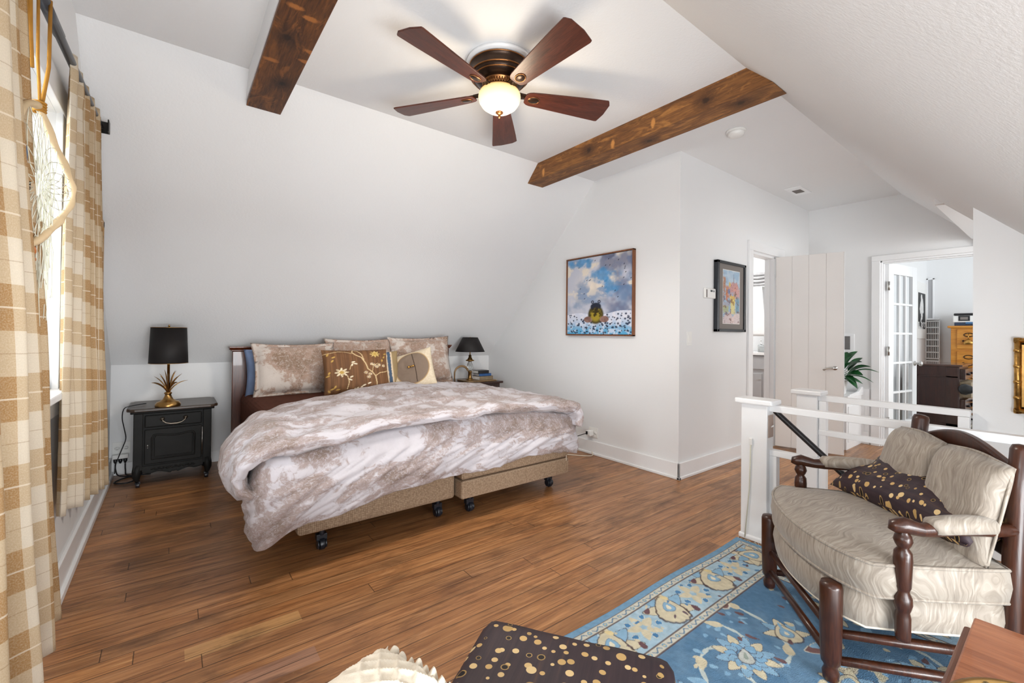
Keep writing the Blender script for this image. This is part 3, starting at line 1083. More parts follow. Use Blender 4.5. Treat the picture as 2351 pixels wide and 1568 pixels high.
def frog_img(u, v):
    a = u * 1.0
    n1 = vnoise(u, v, 4, 5, 1)
    n2 = vnoise(u * 1.0, v * 1.6, 7, 5, 2)
    n3 = vnoise(u, v, 24, 3, 3)
    img = np.ones(u.shape + (3,)) * H('8fa0bb')
    img = over(img, sst(.38, .62, n1), H('c3c6d2'))
    img = over(img, sst(.50, .66, n2) * sst(.35, .6, v) * .9, H('e6dccb'))
    img = over(img, sst(.30, .0, np.hypot((u - .38) / 1.1, (v - .62))) * .8 * sst(.3, .55, n1), H('f2e6d6'))
    img = over(img, sst(.55, .7, vnoise(u, v, 3.3, 4, 5)) * sst(.55, .9, u + v * .3) * .85, H('6e7590'))
    img = over(img, sst(.5, .75, vnoise(u, v, 3, 4, 8)) * (v > .2) * (v < .6) * .7, H('5f7ea6'))
    for cx, cy, rx, ry in ((.60, .74, .24, .10), (.68, .64, .11, .13), (.23, .93, .10, .06), (.36, .90, .06, .06), (.07, .92, .06, .06)):
        d = np.hypot((u - cx) / rx, (v - cy) / ry) + (n2 - .5) * 1.9 + (n3 - .5) * .5
        img = over(img, sst(1.2, .45, d) * .85, H('4a90c4') * (.8 + .4 * n3[..., None]))
    img = over(img, sst(.5, .7, vnoise(u, v, 6, 4, 11)) * sst(.75, .95, v) * sst(.45, .8, u), H('5a6078'))
    lo = v < .255 + .02 * np.sin(u * 9) + .02 * u
    sea = np.ones(u.shape + (3,)) * H('cfd6e6')
    sea = over(sea, sst(.22, .02, v), H('59a6d2'))
    sea = over(sea, sst(.45, .7, n3) * .6, H('e8e6ee'))
    img = np.where(lo[..., None], sea, img)
    rs = np.random.RandomState(4)
    for k in range(150):
        cx, cy = rs.rand(), rs.rand() * .26
        r = .006 + .008 * rs.rand()
        img = over(img, sst(1.2, .8, np.hypot((u - cx) / (r * 1.2), (v - cy) / r)) * .9, H('22304e'))
    for k in range(22):
        cx, cy = rs.rand(), .45 + rs.rand() * .52
        img = over(img, sst(1.2, .8, np.hypot((u - cx) / .009, (v - cy - (u - cx) * .6) / .006)), H('20263a'))
    # squat bull-necked frog seen from the front
    fx, fy = .475, .27
    body = np.hypot((u - fx) / .125, (v - .25) / .125)
    head = np.hypot((u - fx) / .085, (v - .355) / .05)
    feet = np.minimum(np.hypot((u - fx + .12) / .07, (v - .19) / .04), np.hypot((u - fx - .13) / .07, (v - .19) / .04))
    img = over(img, sst(1.1, .85, body), H('4b4320'))
    img = over(img, sst(1.1, .9, feet), H('8a6a62') * (.5 + n3[..., None]))
    img = over(img, sst(1.1, .85, head), H('2a3040'))
    belly = np.hypot((u - fx) / .095, (v - .25) / .10)
    img = over(img, sst(1.1, .6, belly) * sst(.3, .55, n3), H('a39030'))
    img = over(img, sst(1.1, .8, belly) * sst(.6, .35, n3) * .8, H('3a3014'))
    for sx in (-1, 1):
        e = np.hypot((u - fx - sx * .052) / .022, (v - .415) / .020)
        img = over(img, sst(1.2, .9, e), H('23283a'))
        img = over(img, sst(.6, .4, e), H('9aa0b4'))
    return np.clip(img, 0, 1)


a_ = 0.037
fp = thing('framed_painting', 'square painting of a frog under a stormy blue sky in a thin brown frame', 'painting', (X1, 2.92, 1.59))
py0, py1, pz0, pz1 = 2.492, 3.352, 1.187, 1.99
c = MB()
for q in ((py0, py0 + .012, pz0, pz1), (py1 - .012, py1, pz0, pz1), (py0, py1, pz0, pz0 + .012), (py0, py1, pz1 - .012, pz1)):
    c.box(X1 - .04, X1 - .001, *q)
c.build('frame', 'frame_brown', fp, .0015, True)
MB().box(X1 - .030, X1 - .002, py0 + .012, py1 - .012, pz0 + .012, pz1 - .012).build('stretcher', 'frame_black', fp, 0, True)
art((X1 - .032, py1 - .016, pz0 + .016), (0, -1, 0), (0, 0, 1), py1 - py0 - .032, pz1 - pz0 - .032, 220, 200, frog_img, 'canvas', fp, None)


def village_img(u, v):
    n1, n3 = vnoise(u, v * 2, 5, 4, 21), vnoise(u, v * 2, 30, 3, 22)
    img = np.ones(u.shape + (3,)) * H('9db6cc')
    img = over(img, sst(.4, .7, n1) * (v > .7) * .5, H('c9d4da'))
    blobs = [(.08, .70, .09, .20, 'b0784a'), (.24, .60, .12, .12, 'cc7d3c'), (.22, .50, .08, .08, 'c4733a'), (.62, .68, .28, .14, 'c98c80'), (.80, .58, .25, .12, 'd29a8e'),
             (.40, .74, .06, .06, 'd8b84a'), (.35, .60, .08, .05, '6f7fa6'), (.60, .45, .16, .08, 'd9b44a'), (.60, .30, .16, .16, 'e3d483'), (.86, .34, .10, .20, '6f96a6'),
             (.18, .36, .22, .05, 'a9a6b4'), (.15, .26, .20, .09, 'aeb07a'), (.30, .10, .40, .12, 'd9c2bd'), (.8, .08, .3, .12, 'e0cbc6'), (.72, .55, .05, .04, '5a7a6a')]
    for cx, cy, rx, ry, cc in blobs:
        d = .6 * np.maximum(abs(u - cx) / rx, abs(v - cy) / ry) + .4 * np.hypot((u - cx) / rx, (v - cy) / ry) + (n1 - .5) * 1.3 + (n3 - .5) * .5
        img = over(img, sst(1.05, .75, d) * .8, H(cc) * (.85 + .3 * n3[..., None]))
    img = over(img, (v < .62 + .1 * u) * sst(.62, .72, vnoise(u, v * 2, 11, 3, 33)) * .7, H('7a4a3a'))
    img = over(img, (abs(u - .64 + (v - .8) * .05) < .008) * (v > .72) * (v < .93) * 1., H('6a4a50'))
    img = over(img, sst(.70, .75, n3) * (v < .8) * .6, H('3c3a44'))
    e = np.minimum(np.minimum(u, 1 - u), np.minimum(v * 2, 2 - v * 2))
    return over(img, e < .02, H('e6e2dc'))


fp = thing('framed_print', 'tall dark framed watercolour of village roofs beside the bathroom doorway', 'picture', (4.18, Y2, 1.565))
px0, px1, pz0, pz1 = 3.905, 4.455, 1.237, 1.893
c = MB()
for q in ((px0, px0 + .032, pz0, pz1), (px1 - .032, px1, pz0, pz1), (px0, px1, pz0, pz0 + .026), (px0, px1, pz1 - .026, pz1)):
    c.box(q[0], q[1], Y2 - .042, Y2 - .001, q[2], q[3])
c.build('frame', 'frame_black', fp, .004, True)
MB().box(px0 + .02, px1 - .02, Y2 - .028, Y2 - .01, pz0 + .015, pz1 - .015).build('mount', 'mat_grey', fp, 0, True)
art((px0 + .11, Y2 - .0295, pz0 + .075), (1, 0, 0), (0, 0, 1), px1 - px0 - .22, pz1 - pz0 - .15, 90, 170, village_img, 'watercolour', fp, None)

th = thing('thermostat', 'small white wall thermostat left of the dark framed watercolour', 'thermostat', (3.81, Y2, 1.58))
MB().box(-.085, .09, -.025, -.001, -.045, .045).build('housing', 'glass_white', th, .006)
MB().box(-.005, .03, -.0262, -.0255, .012, .03).box(.045, .06, -.0262, -.0255, .012, .028).build('display', 'screen', th)
MB().box(-.078, -.06, -.0262, -.0255, -.04, .03).build('side_grille', 'mat_grey', th)
ls = thing('light_switch', 'white wall switch plate near the corner below the thermostat', 'light switch', (3.497, Y2, 1.172))
MB().box(-.037, .037, -.006, -.001, -.06, .06).build('plate', 'glass_white', ls, .002)
MB().box(-.016, .016, -.010, -.0055, -.032, .032).build('rocker', 'glass_white', ls, .002)


def outlet(name, label, loc, rz):
    o = thing(name, label, 'outlet', loc, rz)
    MB().box(-.058, .058, -.006, -.001, -.05, .05).build('plate', 'glass_white', o, .002)
    for sx in (-.027, .027):
        rc = MB().lathe([(.016, -.006), (.016, -.0085), (.001, -.009)], (sx, 0, 0), 20, 'y').build('receptacle', 'glass_white', o)
        for dz in (-.006, .006):
            MB().box(sx - .004, sx + .004, -.0095, -.0088, dz - .001, dz + .001).build('slot', 'black', rc)
    return o


outlet('wall_outlet', 'white wall outlet low on the knee wall left of the black nightstand', (-.322, Y1, .222), 0)
pa = thing('plug_adapter', 'grey white plug adapter with black plugs under the left wall outlet', 'adapter', (-.325, Y1 - .012, .165))
MB().box(-.05, .05, -.052, -.0, -.02, .014).build('housing', 'glass_white', pa, .004)
for dx in (-.03, 0, .03):
    MB().lathe([(.014, -.02), (.013, -.045), (.005, -.062)], (dx, -.026, 0), 10).build('plug', 'black', pa)


def cord(pts, r, m, label, name='power_cord', cat='cord'):
    P = [Vector(p) for p in pts]
    out = []
    for i in range(len(P) - 1):
        p0, p1, p2, p3 = P[max(i - 1, 0)], P[i], P[i + 1], P[min(i + 2, len(P) - 1)]
        for k in range(6):
            t = k / 6
            out.append(.5 * ((2 * p1) + (-p0 + p2) * t + (2 * p0 - 5 * p1 + 4 * p2 - p3) * t * t + (-p0 + 3 * p1 - 3 * p2 + p3) * t ** 3))
    out.append(P[-1])
    return tag(MB().tube(out, r, 7).build(name, m), label, cat)


cy = Y1 - .04
cord([(-.16, 4.55, .612), (-.235, 4.48, .612), (-.285, 4.47, .595), (-.298, 4.5, .52), (-.292, 4.6, .42), (-.285, 4.66, .33), (-.31, 4.74, .24), (-.35, cy - .02, .11), (-.352, cy - .10, .05)], .0035, 'black',
     'thin dark lamp cord hanging beside the left nightstand to the outlet')
cord([(-.355, cy, .10), (-.352, cy - .02, .06), (-.33, cy - .06, .02), (-.25, cy - .10, .007), (-.20, cy - .18, .007), (-.27, cy - .27, .007), (-.345, cy - .22, .007), (-.30, cy - .12, .007), (-.2, cy - .08, .007)], .005, 'black',
     'black power cord looped on the floor beside the black nightstand')
cord([(-.295, cy, .10), (-.292, cy - .02, .05), (-.28, cy - .05, .012), (-.21, cy - .07, .008), (-.13, cy - .10, .008)], .005, 'black',
     'short black power cord running from the adapter behind the nightstand')
outlet('wall_outlet', 'white wall outlet below the frog painting with a white plug in it', (X1, 2.985, .218), -PI / 2)
pg = thing('charger_plug', 'white charger plug in the outlet to the right of the bed', 'plug', (X1 - .012, 3.0, .215))
MB().box(-.055, 0, -.028, .028, -.026, .026).build('plug_body', 'glass_white', pg, .006)
MB().box(-.066, -.055, .0, .02, -.012, .02).build('plug_tip', 'black', pg, .003)
cord([(X1 - .075, 3.01, .215), (X1 - .12, 3.06, .19), (X1 - .2, 3.15, .14), (X1 - .3, 3.22, .07), (X1 - .42, 3.25, .008)], .004, 'black', 'dark cord from the white charger plug to the bed')
cord([(X1 - .03, 2.98, .03), (X1 - .05, 2.95, .006), (X1 - .11, 2.96, .006), (X1 - .2, 3.06, .006), (X1 - .27, 3.18, .006)], .0045, 'cream', 'pale cable curling on the floor by the right baseboard')

# gold bamboo frame on the stair partition
gf = thing('gold_frame', 'gold bamboo style picture frame at the right edge of the photo', 'picture', (3.55, .10, 1.0))
fy0, fy1, fz0, fz1 = -.26, .218, .806, 1.206
c = MB()
x_ = 3.532
for p, q in (((fy1 - .014, fz0), (fy1 - .014, fz1)), ((fy0, fz0), (fy0, fz1)), ((fy0, fz0 + .014), (fy1, fz0 + .014)), ((fy0, fz1 - .014), (fy1, fz1 - .014))):
    c.tube([(x_, p[0], p[1]), (x_, q[0], q[1])], .013, 10)
    L_ = math.hypot(q[0] - p[0], q[1] - p[1])
    k = 1
    while k * .083 < L_:
        t = k * .083 / L_
        c.ball((x_, p[0] + (q[0] - p[0]) * t, p[1] + (q[1] - p[1]) * t), .0165, .0165, .0165, 10, 6)
        k += 1
c.build('bamboo_moulding', 'gold', gf, 0, True)
c = MB()
for q in ((fy0 + .02, fy1 - .026, fz0 + .026, fz0 + .04), (fy0 + .02, fy1 - .026, fz1 - .04, fz1 - .026), (fy1 - .04, fy1 - .026, fz0 + .026, fz1 - .026), (fy0 + .02, fy0 + .034, fz0 + .026, fz1 - .026)):
    c.box(3.528, 3.545, *q)
c.build('inner_frame', 'brass', gf, .003, True)
MB().box(3.538, 3.549, fy0 + .03, fy1 - .036, fz0 + .036, fz1 - .036).build('golden_panel', 'oak', gf, 0, True)

# gold carved frame on the gable wall behind the curtain
gf = thing('carved_frame', 'carved gold picture frame on the window wall peeking past the plaid curtain', 'picture', (X0, 3.55, 1.64))
c = MB()
for q in ((3.20, 3.80, 1.40, 1.46), (3.20, 3.80, 1.83, 1.89), (3.74, 3.80, 1.40, 1.89), (3.20, 3.26, 1.40, 1.89)):
    c.box(X0 + .001, X0 + .045, *q)
c.build('moulding', 'gold', gf, .012, True)
MB().box(X0 + .002, X0 + .02, 3.25, 3.75, 1.45, 1.84).build('picture_panel', 'brown_sheet', gf, 0, True)

# ------------------------------------------------------------------ curtains and the dreamcatcher
rz_ = lambda y: 2.16 + (y - 1.2) * .075
rod = thing('curtain_rod', 'dark metal curtain rod above the window', 'curtain rod', (-.33, 2.0, 2.25))
MB().tube([(-.33, .6, rz_(.6)), (-.33, 3.30, rz_(3.30))], .014, 14).build('pole', 'rod', rod, 0, True)
MB().tube([(-.33, 1.9, rz_(1.9)), (-.33, 2.2, rz_(2.2))], .0165, 14).build('sleeve', 'rod', rod, 0, True)
c = MB()
z = rz_(3.3)
c.box(X0 + .001, X0 + .006, 3.27, 3.33, z - .05, z + .03)
c.box(X0 + .006, -.315, 3.275, 3.29, z - .02, z - .012)
for q in ((3.30, 3.306, z - .035, z + .03),):
    c.box(-.352, -.29, *q)
c.box(-.352, -.346, 3.25, 3.306, z - .035, z + .03)
c.box(-.296, -.29, 3.25, 3.306, z - .035, z + .03)
c.build('bracket', 'iron', rod, .002, True)


def curtain(label, ya_t, yb_t, ya_b, yb_b, xt_a, xt_b, xb_a, xb_b, zb_a, zb_b, nf, amp, cloth, seed):
    def fn(u, v):           # v 0 bottom, 1 top
        s = 1 - v
        ya = ya_t + (ya_b - ya_t) * s
        yb = yb_t + (yb_b - yb_t) * s
        y = ya + (yb - ya) * u
        xa = xt_a + (xb_a - xt_a) * s
        xb = xt_b + (xb_b - xt_b) * s
        zt = rz_(ya_t + (yb_t - ya_t) * u) + .035
        zb = zb_a + (zb_b - zb_a) * u
        z = zb + (zt - zb) * v
        ph = u * nf * 2 * PI + .5 * math.sin(seed + u * 5)
        a = amp * (.55 + .55 * s) * (.75 + .5 * noise.noise(Vector((u * 4, seed, s * .8))))
        x = xa + (xb - xa) * u + a * math.sin(ph + .5 * s) + .012 * noise.noise(Vector((u * 6, s * 3, seed)))
        y += a * .55 * math.cos(ph * 1.0 + .7)
        x = max(x, X0 + .035)
        g = max(0, 1 - abs(v - .955) / .04)
        x = x * (1 - .5 * g) + (-.33 + .022 * math.sin(ph * 1.0)) * .5 * g if v > .9 else x
        return (x, y, z)
    H_ = 1.95
    o = MB().grid(fn, 150, 60, True, lambda u, v: (u * cloth, v * H_)).build('curtain', 'plaid', None, 0, False, .003)
    return tag(o, label, 'curtain', 'plaid window curtains')


curtain('tan plaid curtain at the far side of the window, nearer the nightstand', 2.42, 3.24, 2.44, 3.40, -.335, -.33, -.355, -.30, .46, .31, 5, .032, 1.25, 3.0)
curtain('tan plaid curtain hanging at the left edge of the photo', .95, 1.72, 1.0, 2.16, -.30, -.335, -.27, -.318, .30, .19, 4, .042, 1.2, 8.0)

dc = thing('dreamcatcher', 'driftwood dreamcatcher with a pale net hanging from the curtain rod', 'dreamcatcher', (-.31, 1.9, 1.85))
hoop = [(-.318, 1.86, 1.845), (-.311, 1.87, 1.83), (-.303, 1.95, 1.787), (-.290, 2.03, 1.745), (-.280, 2.085, 1.70), (-.276, 2.10, 1.665), (-.280, 2.085, 1.618), (-.290, 2.01, 1.555), (-.300, 1.95, 1.51), (-.319, 1.85, 1.451),
        (-.332, 1.76, 1.42), (-.345, 1.68, 1.44), (-.348, 1.64, 1.52), (-.345, 1.65, 1.62), (-.338, 1.70, 1.73), (-.328, 1.78, 1.82), (-.318, 1.86, 1.85)]
hp = []
for i in range(len(hoop) - 1):
    p0, p1, p2, p3 = [Vector(hoop[max(0, min(len(hoop) - 1, i + d))]) for d in (-1, 0, 1, 2)]
    for k in range(5):
        t = k / 5
        hp.append(.5 * ((2 * p1) + (-p0 + p2) * t + (2 * p0 - 5 * p1 + 4 * p2 - p3) * t * t + (-p0 + 3 * p1 - 3 * p2 + p3) * t ** 3))
MB().tube(hp, [.010 + .002 * math.sin(i * .9) for i in range(len(hp))], 10, True, True).build('stick_hoop', 'twig', dc, 0, True)
c = MB()
cen = Vector((-.312, 1.86, 1.62))
ring = [hp[(i * 4) % len(hp)] for i in range(20)]
for lv in range(4):
    f0, f1 = 1 - lv * .2, 1 - (lv + 1) * .2
    r2 = []
    for i in range(20):
        a = cen + (ring[i] - cen) * f0
        b_ = cen + ((ring[i] + ring[(i + 1) % 20]) * .5 - cen) * f1
        a2 = cen + (ring[(i + 1) % 20] - cen) * f0
        c.tube([a, b_], .0012, 4)
        c.tube([b_, a2], .0012, 4)
        r2.append(cen + ((ring[i] + ring[(i + 1) % 20]) * .5 - cen))
    ring = r2
c.build('web', 'net', dc, 0, True)
c = MB()
rr = random.Random(3)
for k in range(42):
    x0, y0 = -.318 + rr.uniform(-.012, .012), 1.905 + rr.uniform(-.05, .09)
    zt_ = rr.uniform(1.62, 1.80)
    pts = [(x0 + rr.uniform(-.006, .006), y0 + rr.uniform(-.02, .02) + .02 * math.sin(j), zt_ - j * rr.uniform(.055, .085)) for j in range(6)]
    c.tube(pts, .0011, 4)
c.build('fringe', 'net', dc, 0, True)
c = MB()
zr = rz_(1.9) + .012
c.tube([(-.316, 1.865, 1.85), (-.325, 1.88, 2.0), (-.328, 1.89, zr)], .004, 6)
c.tube([(-.314, 1.868, 1.85), (-.31, 1.93, 2.0), (-.315, 1.97, zr)], .005, 6)
c.tube([(-.335, 1.83, zr), (-.333, 1.835, 2.05), (-.33, 1.84, 1.95)], .006, 6)
c.tube([(-.34, 1.80, zr), (-.338, 1.81, 2.1), (-.334, 1.82, 1.97)], .005, 6)
for k in range(4):
    c.tube([(-.318 + .014 * math.cos(a), 1.862 + .014 * math.sin(a), 1.835 + k * .008) for a in [2 * PI * j / 10 for j in range(10)]], .004, 6, True, True)
c.build('suede_cords', 'leather', dc, 0, True)
MB().tube([(-.33, 1.84, 1.78), (-.335, 1.835, 1.72), (-.335, 1.83, 1.66)], [.006, .014, .004], 8, True, False, .3).build('blue_ornament', 'bluestone', dc, 0, True)
MB().tube([(-.322, 1.875, 1.70), (-.33, 1.86, 1.63), (-.335, 1.845, 1.56)], [.003, .013, .003], 8, True, False, .25).build('feather', 'feather', dc, 0, True)
MB().ball((-.328, 1.80, 1.52), .006, .02, .045).build('shell', 'purple', dc, 0, True)
c = MB().ball((-.322, 1.845, 1.425), .008, .008, .014).ball((-.322, 1.845, 1.40), .008, .012, .008)
c.build('bead', 'orange_bead', dc, 0, True)
MB().tube([(-.315, 1.90, 1.52), (-.316, 1.905, 1.42), (-.316, 1.907, 1.34)], [.003, .004, .002], 6).build('tassel_stick', 'horn', dc, 0, True)
# ------------------------------------------------------------------ nightstand and table lamp
ns = thing('nightstand', 'black painted nightstand with a drawer and a panelled door left of the bed', 'nightstand', (.018, 4.56, 0))
tp_ = []
hw, hd = .285, .245
for (sx, sy) in ((-1, -1), (1, -1), (1, 1), (-1, 1)):
    q = [(hw, hd - .05), (hw - .018, hd - .035), (hw - .022, hd - .012), (hw - .05, hd)]
    if sx * sy < 0:
        q = q[::-1]
    # walk counter-clockwise
    tp_ += [(sx * a, sy * b_) for a, b_ in (q if sx * sy > 0 else q)]
MB().prism(tp_, 'z', .578, .602).build('top', wood('worn_dark_top', hexc('1f1712'), hexc('3a2d24'), hexc('5a493c'), 'x', .8, .35), ns, .006)
MB().box(-.262, .262, -.222, .225, .562, .578).build('top_moulding', 'blackwood', ns, .006)
c = MB()
c.box(-.24, .24, -.20, .22, .15, .562)
for sx in (-1, 1):
    c.box(sx * .215 - .028, sx * .215 + .028, -.212, -.16, .13, .562)
c.build('body', 'blackwood', ns, .004)
ap = [(-.19, .16)]
for k in range(41):
    x = -.19 + .38 * k / 40
    t = abs(x) / .19
    z = .098 - .012 * math.cos(t * PI * 2.0) + .03 * max(0, t - .72) / .28 + (.010 if t < .1 else 0)
    ap.append((x, z))
ap.append((.19, .16))
MB().prism(ap, 'y', -.21, -.195).build('apron', 'blackwood', ns, .002)
c = MB().tube([(p[0], -.2105, p[1] + .004) for p in ap[1:-1]], .0045, 6)
for k in range(26):
    x = -.13 + .26 * k / 25
    c.ball((x, -.211, .132 + .006 * math.sin(k * 1.9)), .009, .003, .006, 8, 5)
c.build('apron_carving', 'blackwood', ns)
for sx in (-1, 1):
    for sy, yy in ((-1, -.185), (1, .195)):
        c = MB()
        c.tube([(sx * .213, yy, .17), (sx * .220, yy + sy * .004, .12), (sx * .223, yy + sy * .008, .09), (sx * .220, yy + sy * .004, .06), (sx * .214, yy, .045)], [.030, .030, .026, .017, .014], 12)
        lg = c.build('leg', 'blackwood', ns)
        MB().tube([(sx * .214 - .012, yy, .02), (sx * .214 + .012, yy, .02)], .02, 14).box(sx * .214 - .016, sx * .214 + .016, yy - .006, yy + .010, .024, .046).build('castor', 'castor', lg, .002)
dr = MB().box(-.178, .178, -.218, -.19, .452, .545).build('drawer', 'blackwood', ns, .008)
c = MB()
for sx in (-.072, .072):
    c.lathe([(.016, -.218), (.015, -.224), (.008, -.227), (.007, -.236), (.002, -.238)], (sx, 0, .512), 14, 'y')
pts = [(-.072, -.234, .512), (-.069, -.238, .498), (-.05, -.241, .482), (-.02, -.242, .474), (.02, -.242, .474), (.05, -.241, .482), (.069, -.238, .498), (.072, -.234, .512)]
c.tube(pts, [.005, .005, .0045, .0055, .0055, .0045, .005, .005], 8)
c.build('bail_handle', plain('pewter', (.30, .26, .21), .35, 1), dr)
dd = MB().box(-.178, .178, -.216, -.19, .172, .436).build('door', 'blackwood', ns, .006)
arch = []
ax, az0, az1 = .132, .212, .385
arch = [(-ax, az0), (ax, az0), (ax, az1 - .012)]
for k in range(21):
    t = 1 - 2 * k / 20
    x = .122 * t
    arch.append((x, az1 - .004 + .022 * math.cos(t * PI) * (-1 if abs(t) < 2 else 1) * .5 + .012 * (1 - abs(t))))
arch.append((-ax, az1 - .012))
MB().prism([(x * .9, az0 + .014 + (z - az0) * .90) for x, z in arch], 'y', -.222, -.214).build('raised_panel', 'blackwood', dd, .005)
MB().tube([(x, -.217, z) for x, z in arch], .0075, 8, True, True).build('panel_moulding', 'blackwood', dd)
MB().ball((-.158, -.219, .316), .004, .003, .007).ball((-.158, -.219, .30), .003, .002, .003).build('keyhole', 'steel', dd)
MB().tube([(.182, -.213, .20), (.182, -.213, .42)], .003, 6).build('hinge_rod', 'steel', dd)

tl = thing('table_lamp', 'brass palm leaf table lamp with a black drum shade on the black nightstand', 'lamp', (-.022, 4.385, .602))
MB().lathe([(.080, 0), (.082, .006), (.080, .022), (.074, .026), (.072, .034), (.055, .040), (.034, .055), (.024, .075), (.019, .092), (.024, .098), (.026, .104), (.020, .110), (.014, .112)], (0, 0, 0), 36).build('base', 'brass', tl)
MB().lathe([(.009, .11), (.009, .37), (.013, .372), (.013, .40), (.004, .40)], (0, 0, 0), 14).build('stem', 'brass', tl)
rr = random.Random(11)
for k in range(15):
    a = 2 * PI * k / 15 + rr.uniform(-.12, .12)
    Lr = (.115, .085, .05)[k % 3] * rr.uniform(.9, 1.1)
    hz = (.20, .245, .27)[k % 3] * rr.uniform(.95, 1.05)
    pts, rad = [], []
    for j in range(8):
        t = j / 7
        r = .008 + Lr * (t ** 1.6)
        z = .10 + (hz - .10) * (1.35 * t - .35 * t ** 2.2) - (.012 * t ** 5 if k % 3 == 0 else 0)
        pts.append((r * math.cos(a), r * math.sin(a), z))
        rad.append(max(.0012, .0125 * math.sin(PI * min(.97, .12 + t * .86)) ** .8))
    MB().tube(pts, rad, 8, True, False, .35).build('leaf', 'brass', tl)
c = MB()
c.lathe([(.125, .337), (.1255, .3375), (.114, .6175), (.1135, .617), (.112, .615), (.123, .340)], (0, 0, 0), 48)
c.f = c.f[:-2]
c.sm = c.sm[:-2]
c.uv = c.uv[:-2]
MBs = c.build('lamp_shade', 'shade', tl)
for r, z in ((.1255, .338), (.1142, .617)):
    MB().tube([(r * math.cos(a), r * math.sin(a), z) for a in [2 * PI * k / 48 for k in range(48)]], .002, 5, True, True).build('shade_rim', 'brass', tl)
c = MB()
for k in range(3):
    a = 2 * PI * k / 3
    c.tube([(0, 0, .612), (.113 * math.cos(a), .113 * math.sin(a), .612)], .0018, 5)
c.build('shade_spider', 'brass', tl)
MB().lathe([(.003, .60), (.003, .618), (.007, .622), (.005, .632), (.006, .636), (.001, .64)], (0, 0, 0), 12).build('finial', 'brass', tl)

# ------------------------------------------------------------------ bed
bed = thing('bed', 'wide bed with a walnut headboard and two tan woven box springs on castors', 'bed', (1.49, 3.4, 0))


def rbox(x0, x1, y0, y1, z0, z1, r=.03, n=5):
    """rounded box as a loft"""
    c = MB()
    return c.box(x0, x1, y0, y1, z0, z1)


bx = rbox(.53, 1.475, 2.50, 4.48, .12, .335).build('box_spring', 'weave', bed, .02, True, seg=3)
bx2 = MB().box(1.49, 2.46, 2.44, 4.48, .12, .240).box(1.495, 2.455, 2.447, 4.48, .244, .335).build('box_spring', 'weave', bed, .014, True, seg=3)
MB().tube([(2.425, 2.436, .262), (2.423, 2.434, .24), (2.426, 2.436, .22)], .0028, 6).build('pull_cord', 'cream', bx2, 0, True)
for (x, y, par) in ((.665, 2.56, bx), (1.386, 2.57, bx), (1.60, 2.52, bx2), (2.36, 2.56, bx2), (.6, 4.3, bx), (2.3, 4.3, bx2)):
    ct = MB()
    ct.tube([(x - .013, y, .032), (x + .013, y, .032)], .032, 18)
    ct.tube([(x - .024, y, .032), (x - .016, y, .032)], .026, 14)
    ct.tube([(x + .016, y, .032), (x + .024, y, .032)], .026, 14)
    ct.box(x - .028, x + .028, y - .008, y + .028, .05, .085)
    ct.lathe([(.014, .08), (.014, .122)], (x, y, 0), 12)
    ct.build('castor', 'castor', par, .002, True)
mt = MB().box(.475, 2.50, 2.53, 4.50, .335, .655).build('mattress', 'brown_sheet', bed, .06, True, seg=4)
mt['label'] = 'mattress covered in a dark brown sheet'
hb = bpy.data.objects.new('headboard', None)
COL.objects.link(hb)
hb.parent = bed
hb['_o'] = bed['_o']
HX0, HX1 = .415, 2.57
for xa in (HX0, HX1 - .115):
    MB().box(xa, xa + .115, 4.535, 4.585, .02, 1.02).build('post', 'head', hb, .006, True)
MB().box(HX0 + .115, HX1 - .115, 4.54, 4.58, .90, 1.02).build('top_rail', 'head', hb, .004, True)
c = MB()
c.box(HX0 - .01, HX1 + .01, 4.525, 4.595, 1.02, 1.032)
c.prism([(4.515, 1.048), (4.528, 1.032), (4.595, 1.032), (4.605, 1.048)], 'x', HX0 - .022, HX1 + .022)
c.box(HX0 - .026, HX1 + .026, 4.510, 4.608, 1.048, 1.060)
c.build('crown_moulding', 'head', hb, .004, True)
MB().box(HX0 + .10, HX1 - .10, 4.556, 4.57, .30, .92).build('panel', 'headpanel', hb, 0, True)
for sx, xx in ((1, HX0 + .115), (-1, HX1 - .115)):
    MB().prism([(xx, .90), (xx + sx * .07, .90), (xx + sx * .03, .86), (xx, .78)], 'y', 4.542, 4.578).build('corner_bracket', 'head', hb, .003, True)
MB().box(HX0 + .115, HX1 - .115, 4.54, 4.58, .25, .34).build('bottom_rail', 'head', hb, .004, True)


# ------------------------------------------------------------------ pillows
def pillow_mb(w, h, t, seed, flange=0., n=34, wr=.010, pw=.45, pinch=.06):
    c = MB()

    def side(sg):
        def fn(u, v):
            a, b_ = 2 * u - 1, 2 * v - 1
            fa = 1 - flange * 2 / w if flange else 1
            fb = 1 - flange * 2 / h if flange else 1
            aa, bb_ = min(1, abs(a) / fa), min(1, abs(b_) / fb)
            th = t / 2 * max(0, (1 - aa ** 3.2)) ** pw * max(0, (1 - bb_ ** 3.2)) ** pw
            edge = min(1, (1 - abs(a)) * 9) * min(1, (1 - abs(b_)) * 9)
            x = a * w / 2 * (1 - pinch * (1 - b_ * b_) * abs(a) ** 3)
            z = b_ * h / 2 * (1 - pinch * (1 - a * a) * abs(b_) ** 3)
            nz = noise.noise(Vector((x * 7, z * 7, seed + sg * 3.3))) * wr * 1.4 + noise.noise(Vector((x * 19, z * 13, seed + sg))) * wr * .6
            y = sg * (th + nz * edge)
            wv = .012 * noise.noise(Vector((x * 4, z * 4, seed + 9)))
            return (x, y + wv, z + h / 2)
        return fn
    c.grid(side(-1), n, n, True, lambda u, v: (u * w + seed * .37, v * h + seed * .71))
    c.grid(side(1), n, n, True, lambda u, v: (u * w + seed * .77, v * h + seed * .21), True)
    return c


